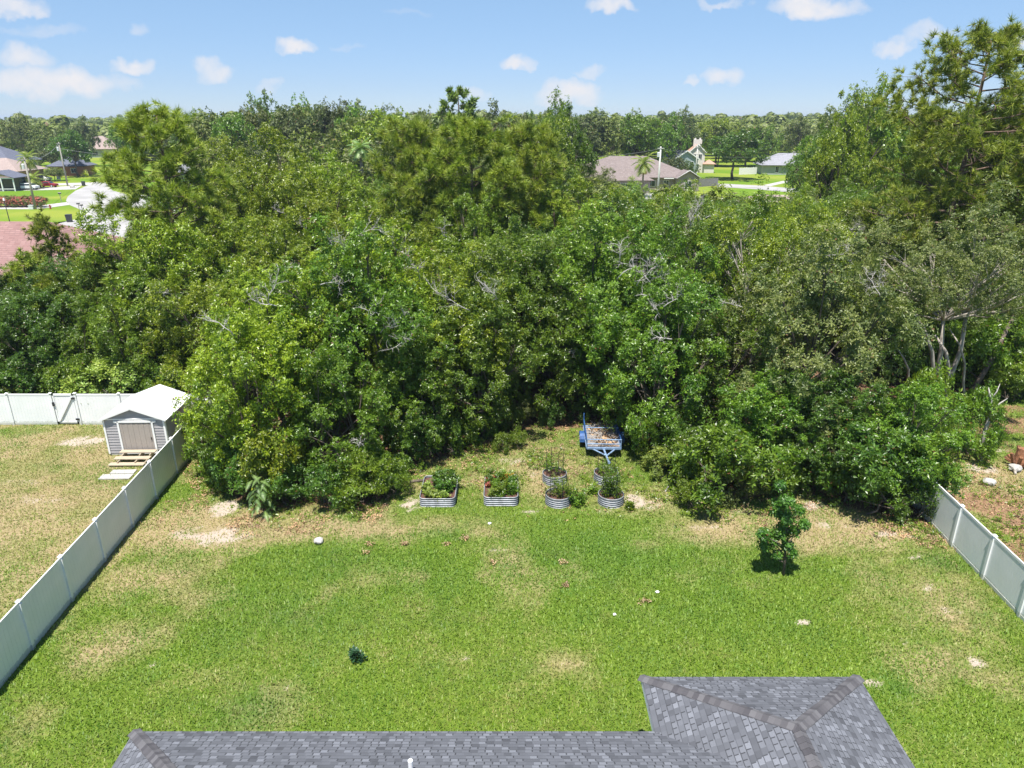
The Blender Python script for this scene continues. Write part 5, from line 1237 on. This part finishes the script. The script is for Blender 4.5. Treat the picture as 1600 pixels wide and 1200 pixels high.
def leafy(name, label, loc, nst, Hh, sp, leaf, seed, L=.12, W=.05, k=5, parent=None, grp=None):
    r_ = np.random.default_rng(seed); root = empty(name, loc, 0, label, 'plant', grp); mb = MB(); Pp = []; Nn = []
    for s in range(nst):
        b = np.array([r_.uniform(-sp, sp), r_.uniform(-sp, sp), 0.]) * .6; hh = Hh * r_.uniform(.5, 1.1); t = b + np.array([r_.normal(0, sp * .35), r_.normal(0, sp * .35), hh])
        mb.tube([b, (b + t) / 2 + r_.normal(0, .02, 3), t], [.009, .007, .003], 4)
        for f in np.linspace(.2, 1, 9): Pp.append(b + (t - b) * f + r_.normal(0, .05, 3)); Nn.append(np.array([r_.normal(0, .5), r_.normal(0, .5), 1]))
    mb.build('stem', 'leaf_lush', root); V, Fc = rosettes(r_, np.array(Pp), np.array(Nn), k, L, W); link(bpy.data.objects.new('foliage', npmesh('foliage', V, Fc, leaf)), root); return root
z = 0.0
b, s = bed('square galvanised garden bed on the left, filled with dark bushy herbs', (-3.28, 28.4, 0), rounded(1.55, 2.15, .22), .43, 0)
rr = random.Random(9)
spots = [(-.2, .5), (.3, .55), (0, .1), (.45, .2), (.35, -.3), (.1, -.45), (.5, .7), (-.1, .8)]
for i, (x, y) in enumerate(spots): leafy('herb_plant', '%s dark green bushy herb in the left garden bed, counted from the back left' % ORD[i], (-3.28 + x, 28.4 + y, s), 9, .5, .3, 'leaf_dark', 100 + i, .13, .07, grp='herbs in the left garden bed')
for i, (x, y) in enumerate([(-.5, -.4), (-.35, -.75), (-.05, -.8), (.35, -.8), (-.55, -.05)]): leafy('lettuce', '%s pale low leafy plant at the front of the left garden bed' % ORD[i], (-3.28 + x, 28.4 + y, s), 6, .22, .2, 'leaf_pale', 120 + i, .12, .08, grp='pale plants in the left garden bed')
b, s = bed('square galvanised garden bed on the right, with mixed flowers and vegetables', (-.49, 28.5, 0), rounded(1.5, 2.15, .22), .43, 0)
for i in range(22):
    x = rr.uniform(-.62, .64); y = -.88 + 1.76 * i / 21
    leafy('vegetable_plant', '%s mixed vegetable plant in the right square bed, counting from its front' % ORD[i], (-.49 + x, 28.5 + y, s), 6, rr.uniform(.3, .6), .2, rr.choice(['leaf_lush', 'leaf_mid', 'leaf_pale', 'leaf_dark']), 140 + i, .12, .045, grp='vegetables in the right square bed')
for i, (x, y, mt) in enumerate(((-.55, .35, 'flower_pink'), (-.5, .15, 'flower_pink'), (.35, .55, 'flower_orange'), (.2, .75, 'flower_orange'))):
    if 'flower_orange' not in MATS: leafmat('flower_orange', (.6, .2, .03), (.6, .35, .08))
    leafy('flower', ['pink flower clump at the back left of the right square bed', 'pink flower clump nearest the left wall of the right square bed', 'orange flower clump in the right square bed', 'orange flower clump at the back of the right square bed'][i], (-.49 + x, 28.5 + y, s), 4, .3, .14, mt, 170 + i, .09, .05)
def cage(label, loc, r, H, nstake, seed):
    root = empty('plant_cage', loc, 0, label, 'plant cage'); rg2 = random.Random(seed)
    for k in range(nstake): a = 6.283 * k / nstake + .4; MB().tube([(r * math.cos(a), r * math.sin(a), -.3), (r * math.cos(a) + rg2.uniform(-.05, .05), r * math.sin(a), H)], .011, 5).build('stake', 'dark_metal', root)
    for zz in np.arange(.3, H, .3): pts = [Vector((r * math.cos(q), r * math.sin(q), zz)) for q in np.linspace(0, 6.283, 20)]; MB().tube(pts, .006, 4).build('ring', 'dark_metal', root)
circ = lambda r: [(r * math.cos(6.2832 * k / 28), r * math.sin(6.2832 * k / 28)) for k in range(28)]
for i, (x, y, lab, leafk, hh, ns) in enumerate(((2.0, 29.75, 'round galvanised planter with bare red soil at the back left', 'leaf_mid', .9, 5), (2.05, 27.75, 'round galvanised planter overflowing to the right at the front left', 'leaf_lush', .8, 14), (4.42, 29.8, 'round galvanised planter below the trailer hitch', 'leaf_lush', .6, 12), (4.38, 27.75, 'round galvanised planter full of tall wispy plants at the front right', 'leaf_mid', 1.3, 20))):
    root, s = bed(lab, (x, y, 0), circ(.56), .45, 0, 'round_planter', cat='planter')
    nm = ['left back', 'left front', 'right back', 'right front'][i]
    for j in range(3 if i != 3 else 4):
        a = j * 2.2 + i; leafy('tomato_plant', '%s leggy vegetable plant in the %s round planter' % (ORD[j], nm), (x + .22 * math.cos(a), y + .22 * math.sin(a), s), max(4, ns // 2), hh, .42, leafk, 200 + i * 7 + j, .11, .04, k=4, grp='plants in the round planters')
    cage('thin dark wire cage standing in the %s round planter' % nm, (x, y, s), .42, 1.25 if i in (0, 3) else 1.0, 4, i)
leafy('trailing_plant', 'sprawling plant spilling out beside the front left planter', (2.85, 27.6, 0), 16, .6, .5, 'leaf_mid', 301, .13, .06)
leafy('trailing_plant', 'small green plant at the foot of the front right planter', (5.1, 27.15, 0), 8, .3, .25, 'leaf_lush', 302, .13, .06)
leafy('trailing_plant', 'weed growing between the two right round planters', (3.7, 28.6, 0), 8, .3, .3, 'leaf_lush', 303, .13, .06)

# ------------------------------------------------------------------ weeds and fallen leaves along the edge of the wood
def scatter(name, label, n, mat, L, W, k, lo, hi, seed, zup, extra=()):
    r_ = np.random.default_rng(seed); x = r_.uniform(-16, 24, n); y = edge_y(x) + r_.uniform(lo, hi, n)
    if extra:
        for (cx_, cy_, sx__, sy__, m_) in extra: x = np.append(x, r_.normal(cx_, sx__, m_)); y = np.append(y, r_.normal(cy_, sy__, m_))
    keep = (fbm(x * .7, y * .7, seed) + r_.uniform(-.12, .12, len(x)) > .5) & (x < np.where(y > 40, 30, 24)) & ~((np.abs(x + 3.28) < .85) & (np.abs(y - 28.4) < 1.2)) & ~((np.abs(x + .49) < .85) & (np.abs(y - 28.5) < 1.2)) & ~((np.abs(x - 3.2) < 1.8) & (np.hypot(x - np.where(x < 3.2, 2.02, 4.4), y - np.where(y < 28.75, 27.75, 29.77)) < .6)) & ~((np.abs(x - 4.65) < .95) & (np.abs(y - 33.6) < 1.5))
    x, y = x[keep], y[keep]; Pp = np.stack([x, y, gz(x, y) + r_.uniform(.01, zup, len(x))], 1)
    V, Fc = rosettes(r_, Pp, r_.normal(0, .35, (len(x), 3)) + np.array([0, 0, 1]), k, L, W)
    tag(link(bpy.data.objects.new(name, npmesh(name, V, Fc, mat))), label, name.replace('_', ' '), kind='stuff')
scatter('leaf_litter', 'fallen brown leaves scattered along the foot of the woods', 9000, 'dry_leaf', .10, .055, 3, -1.8, 3.5, 71, .05, ((22.5, 29, 2.5, 4, 1500), (2, 31, 3, 2, 900), (-12, 27.5, 2.2, 1.0, 500)))
scatter('weeds', 'low bright weeds growing round the garden beds and wood edge', 1600, 'leaf_lush', .13, .06, 5, -1.2, 1.2, 72, .16, ((22.5, 28, 2.5, 4, 1200), (2.5, 30.5, 2.6, 1.6, 900), (6.5, 29.5, 1.5, 1.5, 350), (-1.5, 31, 1.6, .9, 300)))

# ------------------------------------------------------------------ blue trailer
plain('trailer_blue', (.025, .085, .24), .55, .35, 9); plain('trailer_rail', (.19, .28, .42), .5, .3, 9)
tr_ = empty('utility_trailer', (4.65, 33.6, 0), R(-2), 'blue open utility trailer heaped with brush at the edge of the trees', 'trailer')
W2, L2 = .85, 1.35
m = MB(); m.box((0, 0, .5), (W2 * 2, L2 * 2, .05)); m.build('bed', 'fence_grey', tr_)
m = MB()
for x in (-W2, W2): m.bar((x, -L2, .5), (x, L2, .5), .08, .1)
for y in (-L2, L2): m.bar((-W2, y, .5), (W2, y, .5), .08, .1)
m.build('chassis', 'trailer_rail', tr_)
for x in (-W2, W2):
    m = MB(); m.tube([(x, -L2, .92), (x, L2, .92)], .028, 8); m.box((x, 0, .70), (.02, 2 * L2, .34))
    for y in (-L2, -.45, .45, L2): m.tube([(x, y, .5), (x, y, .95)], .028, 8)
    if x < 0: m.tube([(-W2, L2, .92), (-W2, L2 + .02, 1.25)], .03, 8)
    m.build('side_rail', 'trailer_blue', tr_)
m = MB()
for zz in (.74, .98): m.tube([(-W2, -L2, zz), (W2, -L2, zz)], .028, 8)
for x in (-W2, W2): m.tube([(x, -L2, .5), (x, -L2, 1.0)], .03, 8)
m.build('front_rail', 'trailer_rail', tr_)
MB().tube([(-W2, .2, .94), (W2, .2, .94)], .024, 8).build('cross_rail', 'trailer_rail', tr_)
m = MB(); m.tube([(0, -L2, .45), (.12, -L2 - 1.3, .42)], .05, 8); m.tube([(-.55, -L2, .45), (.08, -L2 - .7, .43)], .04, 8); m.tube([(.55, -L2, .45), (.08, -L2 - .7, .43)], .04, 8); m.tube([(.12, -L2 - 1.3, .44), (.13, -L2 - 1.5, .46)], [.055, .07], 8); m.tube([(.12, -L2 - 1.15, .5), (.12, -L2 - 1.15, 0)], .025, 6); m.build('drawbar', 'trailer_rail', tr_)
for sx_ in (-1, 1):
    x = sx_ * (W2 + .17); w = MB().tube([(x - .09, .1, .31), (x + .09, .1, .31)], .31, 18).build('wheel', 'tire', tr_); MB().tube([(x - .1, .1, .31), (x + .1, .1, .31)], .15, 12).build('rim', 'trailer_blue', w)
    m = MB(); pr = [(.1 + .42 * math.cos(a), .34 + .40 * math.sin(a)) for a in np.linspace(0, math.pi, 9)]
    for (y0, z0), (y1, z1) in zip(pr[:-1], pr[1:]): m.bar((x, y0, z0), (x, y1, z1), .26, .02)
    m.build('fender', 'trailer_blue', tr_)
# brush heap lying in the trailer
root = empty('brush_heap', (4.65, 33.6, .53), 0, 'heap of brown dead leaves and sticks lying in the blue trailer', 'brush'); root['kind'] = 'stuff'
r_ = np.random.default_rng(8); n = 210; Pp = np.stack([r_.normal(0, .28, n), r_.uniform(-1.2, 1.3, n), np.abs(r_.normal(0, .08, n))], 1); Pp[:, 0] = np.clip(Pp[:, 0] + .1, -.78, .78); V, Fc = rosettes(r_, Pp, r_.normal(0, .6, (n, 3)) + np.array([0, 0, 1]), 4, .14, .07)
o = bpy.data.objects.new('dead_leaves', npmesh('dead_leaves', V, Fc, 'dry_leaf')); link(o, root)
m = MB(); rg = random.Random(12)
for k in range(90): p = Vector((rg.uniform(-.6, .6), rg.uniform(-1.1, 1.2), rg.uniform(.02, .3))); a = rg.uniform(0, 6.28); d = Vector((math.cos(a) * .4, math.sin(a) * .6, rg.uniform(-.05, .25))); m.tube([p - d * .6, p, p + d * .7], [.012, .01, .004], 4)
m.build('sticks', 'dead_wood', root)

# ------------------------------------------------------------------ small citrus tree, sapling, frond plant
def citrus():
    c = G(1224, 899); r_ = np.random.default_rng(17); root = empty('citrus_tree', (c.x, c.y, float(gz(c.x, c.y))), 0, 'small glossy citrus tree with an uneven crown standing alone on the lawn', 'tree'); mb = MB(); dep = 26.0; S_ = dep / FPX
    lobes = [(-14, 3.45, .30), (-6, 3.05, .45), (-12, 2.6, .55), (-2, 2.35, .5), (22, 2.6, .28), (27, 2.2, .32), (18, 1.8, .30), (-30, 1.55, .38), (-38, 1.75, .26), (-20, 1.3, .42), (10, 1.2, .32), (-4, 1.7, .5), (16, 1.0, .22), (-6, .85, .25), (-26, 1.1, .35)]
    Pp, Nn = [], []; mb.tube([(0, 0, -.1), (-.03, 0, .8), (-.15, .05, 1.6), (-.2, 0, 2.6), (-.3, 0, 3.5)], [.06, .05, .04, .03, .012], 8)
    for (dx, z_, rad) in lobes:
        c2 = np.array([(dx * .9 - 9) * S_, r_.uniform(-.25, .3), z_ * 1.06]); mb.tube([(-.1, 0, z_ * .7), tuple((np.array([-.1, 0, z_ * .7]) + c2) / 2 + r_.normal(0, .05, 3)), tuple(c2)], [.03, .02, .008], 5)
        rad *= .74; n_ = int(420 * rad ** 1.6) + 14; d = unit(rdir(r_, n_) + np.array([0, 0, .1])); Pp.append(c2 + d * rad * r_.uniform(.4, 1, (n_, 1))); Nn.append(unit(d + np.array([0, -.1, .4])))
    V, Fc = rosettes(r_, np.vstack(Pp), np.vstack(Nn), 5, .14, .07, tilt=-.1, jit=.35)
    mb.build('trunk', 'bark', root, True); link(bpy.data.objects.new('crown', npmesh('crown', V, Fc, 'leaf_citrus')), root)
leafmat('leaf_citrus', (.030, .085, .008), (.070, .165, .014), (.12, .25, .03), rough=.42)
leafmat('leaf_deep', (.012, .04, .015), (.03, .075, .03), None, rough=.3, transl=.15)
citrus()
c = G(556, 1032); leafy('sapling', 'low dark leaved sapling alone on the near left of the lawn', (c.x, c.y, 0), 6, .32, .2, 'leaf_deep', 61, .12, .075, k=5)
c = G(403, 812); root = empty('mimosa_sapling', (c.x, c.y + .4, 0), 0, 'bluish sapling with drooping feathery fronds at the lawn edge by the left thicket', 'sapling')
mb = MB(); mb.tube([(0, .3, 0), (0, .2, .8), (.1, 0, 1.7), (.1, -.2, 2.1)], [.04, .03, .02, .01], 6); mb.build('stem', 'bark', root)
r_ = np.random.default_rng(5); Vv = []
for k in range(22):
    z0 = 2.0 - k * .085; a = r_.uniform(-2.9, -.2); p = np.array([.1 + r_.normal(0, .18), r_.uniform(-.3, .2), z0]); d = np.array([math.cos(a) * .8, math.sin(a) * .8, .15]); 
    for s in range(16):
        q = p + d * .042; side = unit(np.cross(d, [0, 0, 1]) + 1e-6)
        for sg in (-1, 1): w = .13 * math.sin(math.pi * (s + 1) / 17); Vv += [p, p + side * sg * w + np.array([0, 0, -.02]), q, q]
        p = q; d = unit(d - np.array([0, 0, .09]))
Vv = np.array(Vv); link(bpy.data.objects.new('fronds', npmesh('fronds', Vv.reshape(-1, 4, 3)[:, :3].reshape(-1, 3), np.arange(len(Vv) // 4 * 3).reshape(-1, 3), 'leaf_blue')), root)

# ------------------------------------------------------------------ small things lying about
for i, (px, py, r0, lab) in enumerate(((579, 853, .16, 'curled brown leaves on the lawn below the leafy bush'), (573, 866, .15, 'curled brown leaves, nearer of the pair below the leafy bush'), (634, 853, .13, 'curled dead leaves in front of the left garden bed'), (727, 843, .15, 'reddish dead leaves in front of the gap between the square beds'), (697, 852, .12, 'dead leaves left of the reddish ones by the garden beds'), (770, 882, .11, 'small brown leaf patch in the middle of the lawn'), (881, 882, .17, 'orange brown dead leaves mid lawn, farther of the pair'), (883, 917, .17, 'orange brown dead leaves mid lawn, nearer of the pair'), (1009, 943, .15, 'dark dead leaves right of the lawn centre'))):
    c = G(px, py); r_ = np.random.default_rng(400 + i); n = 12; Pp = np.stack([r_.normal(0, r0 * .55, n), r_.normal(0, r0 * .45, n), r_.uniform(.05, .09, n)], 1); V, Fc = rosettes(r_, Pp, r_.normal(0, .5, (n, 3)) + np.array([0, 0, 1]), 3, .08, .05)
    o = bpy.data.objects.new('dead_leaves', npmesh('dead_leaves', V, Fc, 'dry_leaf')); o.location = (c.x, c.y, float(gz(c.x, c.y))); link(o); tag(o, lab, 'dead leaves', kind='thing')
for i, (px, py, r0, lab, mt) in enumerate(((1027, 926, .07, 'small white stone on the right half of the lawn', 'white_paint'), (960, 961, .06, 'small white stone near the middle of the lawn', 'white_paint'), (498, 848, .20, 'pale weathered stone on the lawn edge in the bush shade', 'dead_wood'), (1545, 757, .28, 'pale rock on the bare ground beyond the right fence', 'concrete'), (765, 819, .08, 'whitish stone in front of the right square bed', 'white_paint'), (1585, 735, .3, 'grey stone under the rotten stump at the right edge', 'concrete'))):
    c = G(px, py); rock('stone', lab, (c.x, c.y, r0 * .5), r0, mt, i, 'stone')
# rotten stump
c = G(1592, 728); root = empty('tree_stump', (c.x, c.y, 0), .4, 'rotten orange brown stump and split wood at the right edge', 'stump')
plain('rotten_wood', (.24, .11, .055), .95, .5, 9, bump=.8)
m = MB(); rg = random.Random(2)
m.tube([(0, 0, -.1), (.05, 0, .4), (.1, .02, .9)], [.38, .32, .28], 9); m.build('stump_body', 'rotten_wood', root)
for k in range(9): a = k * .7; p = Vector((.3 * math.cos(a), .3 * math.sin(a), .1)); MB().bar(p, p + Vector((.35 * math.cos(a + .3), .35 * math.sin(a + .3), rg.uniform(.2, .75))), .13, .10).build('splinter', 'rotten_wood', root)
m = MB(); m.tube([(-.4, -.1, .05), (-.8, -.3, .12), (-1.1, -.55, .04)], [.09, .08, .05], 8); m.build('root', 'bark_pale', root)
# fallen limb leaning in the trees at the right, and broken sticks by the lawn
a = Q(1545, 570, 40); b_ = Q(1598, 470, 42); m = MB(); o0 = Vector((a.x, a.y, 0)); m.tube([Vector((-1.2, -.4, 0)) , a - o0, (a + b_) / 2 - o0 + Vector((0, 0, .15)), b_ - o0], [.16, .14, .12, .07], 8)
o = m.build('leaning_trunk', 'bark', None, True); o.location = o0; tag(o, 'dark broken trunk leaning through the trees at the right edge', 'tree trunk')
a = G(1530, 720); m = MB(); m.tube([(0, 0, 0), (-.1, 0, 1.6), (.05, .1, 2.6), (-.2, 0, 3.3), (-.45, 0, 3.9)], [.11, .1, .08, .06, .02], 8); m.tube([(.03, .1, 2.6), (.3, 0, 3.1), (.6, 0, 3.35)], [.05, .035, .012], 6); m.tube([(-.2, 0, 3.3), (0, 0, 3.7), (.05, 0, 4.1)], [.04, .03, .01], 6)
o = m.build('dead_tree', 'dead_wood', None, True); o.location = (a.x, a.y, 0); tag(o, 'bare pale dead tree with forked tips beyond the right fence', 'tree')
for i, (px, py, dx, dy, lab) in enumerate(((1050, 755, .5, .9, 'thin pale stick leaning by the yellowish low bush'), (1060, 765, -.2, 1.0, 'second pale stick crossing beside the yellowish low bush'), (560, 766, 1.2, .1, 'dead grey log lying under the leafy bush left of the beds'), (640, 755, 1.3, .3, 'dark fallen branch between the thicket and the left bed'))):
    c = G(px, py); m = MB(); m.tube([(-dx, -dy, .05), (0, 0, .16 if i < 2 else .08), (dx, dy, .28 if i < 2 else .06)], [.035, .03, .02] if i < 2 else [.09, .08, .05], 6); o = m.build('fallen_branch', 'dead_wood' if i != 3 else 'bark', None, True); o.location = (c.x, c.y, 0); tag(o, lab, 'branch')

# ------------------------------------------------------------------ the air between here and the far trees
hz = bpy.data.materials.new('haze'); hz.use_nodes = True; ht = hz.node_tree; ht.nodes.clear()
ho = ht.nodes.new('ShaderNodeOutputMaterial'); hv = ht.nodes.new('ShaderNodeVolumePrincipled')
hv.inputs['Color'].default_value = (.72, .84, 1.0, 1); hv.inputs['Density'].default_value = .0002; hv.inputs['Anisotropy'].default_value = .2
ht.links.new(hv.outputs[0], ho.inputs['Volume'])
MB().box((0, 1300, 14.0), (8000, 8000, 31.0)).build('haze', hz, None, kind='stuff')
print('extent', gx[0], gx[-1], gy[0], gy[-1])
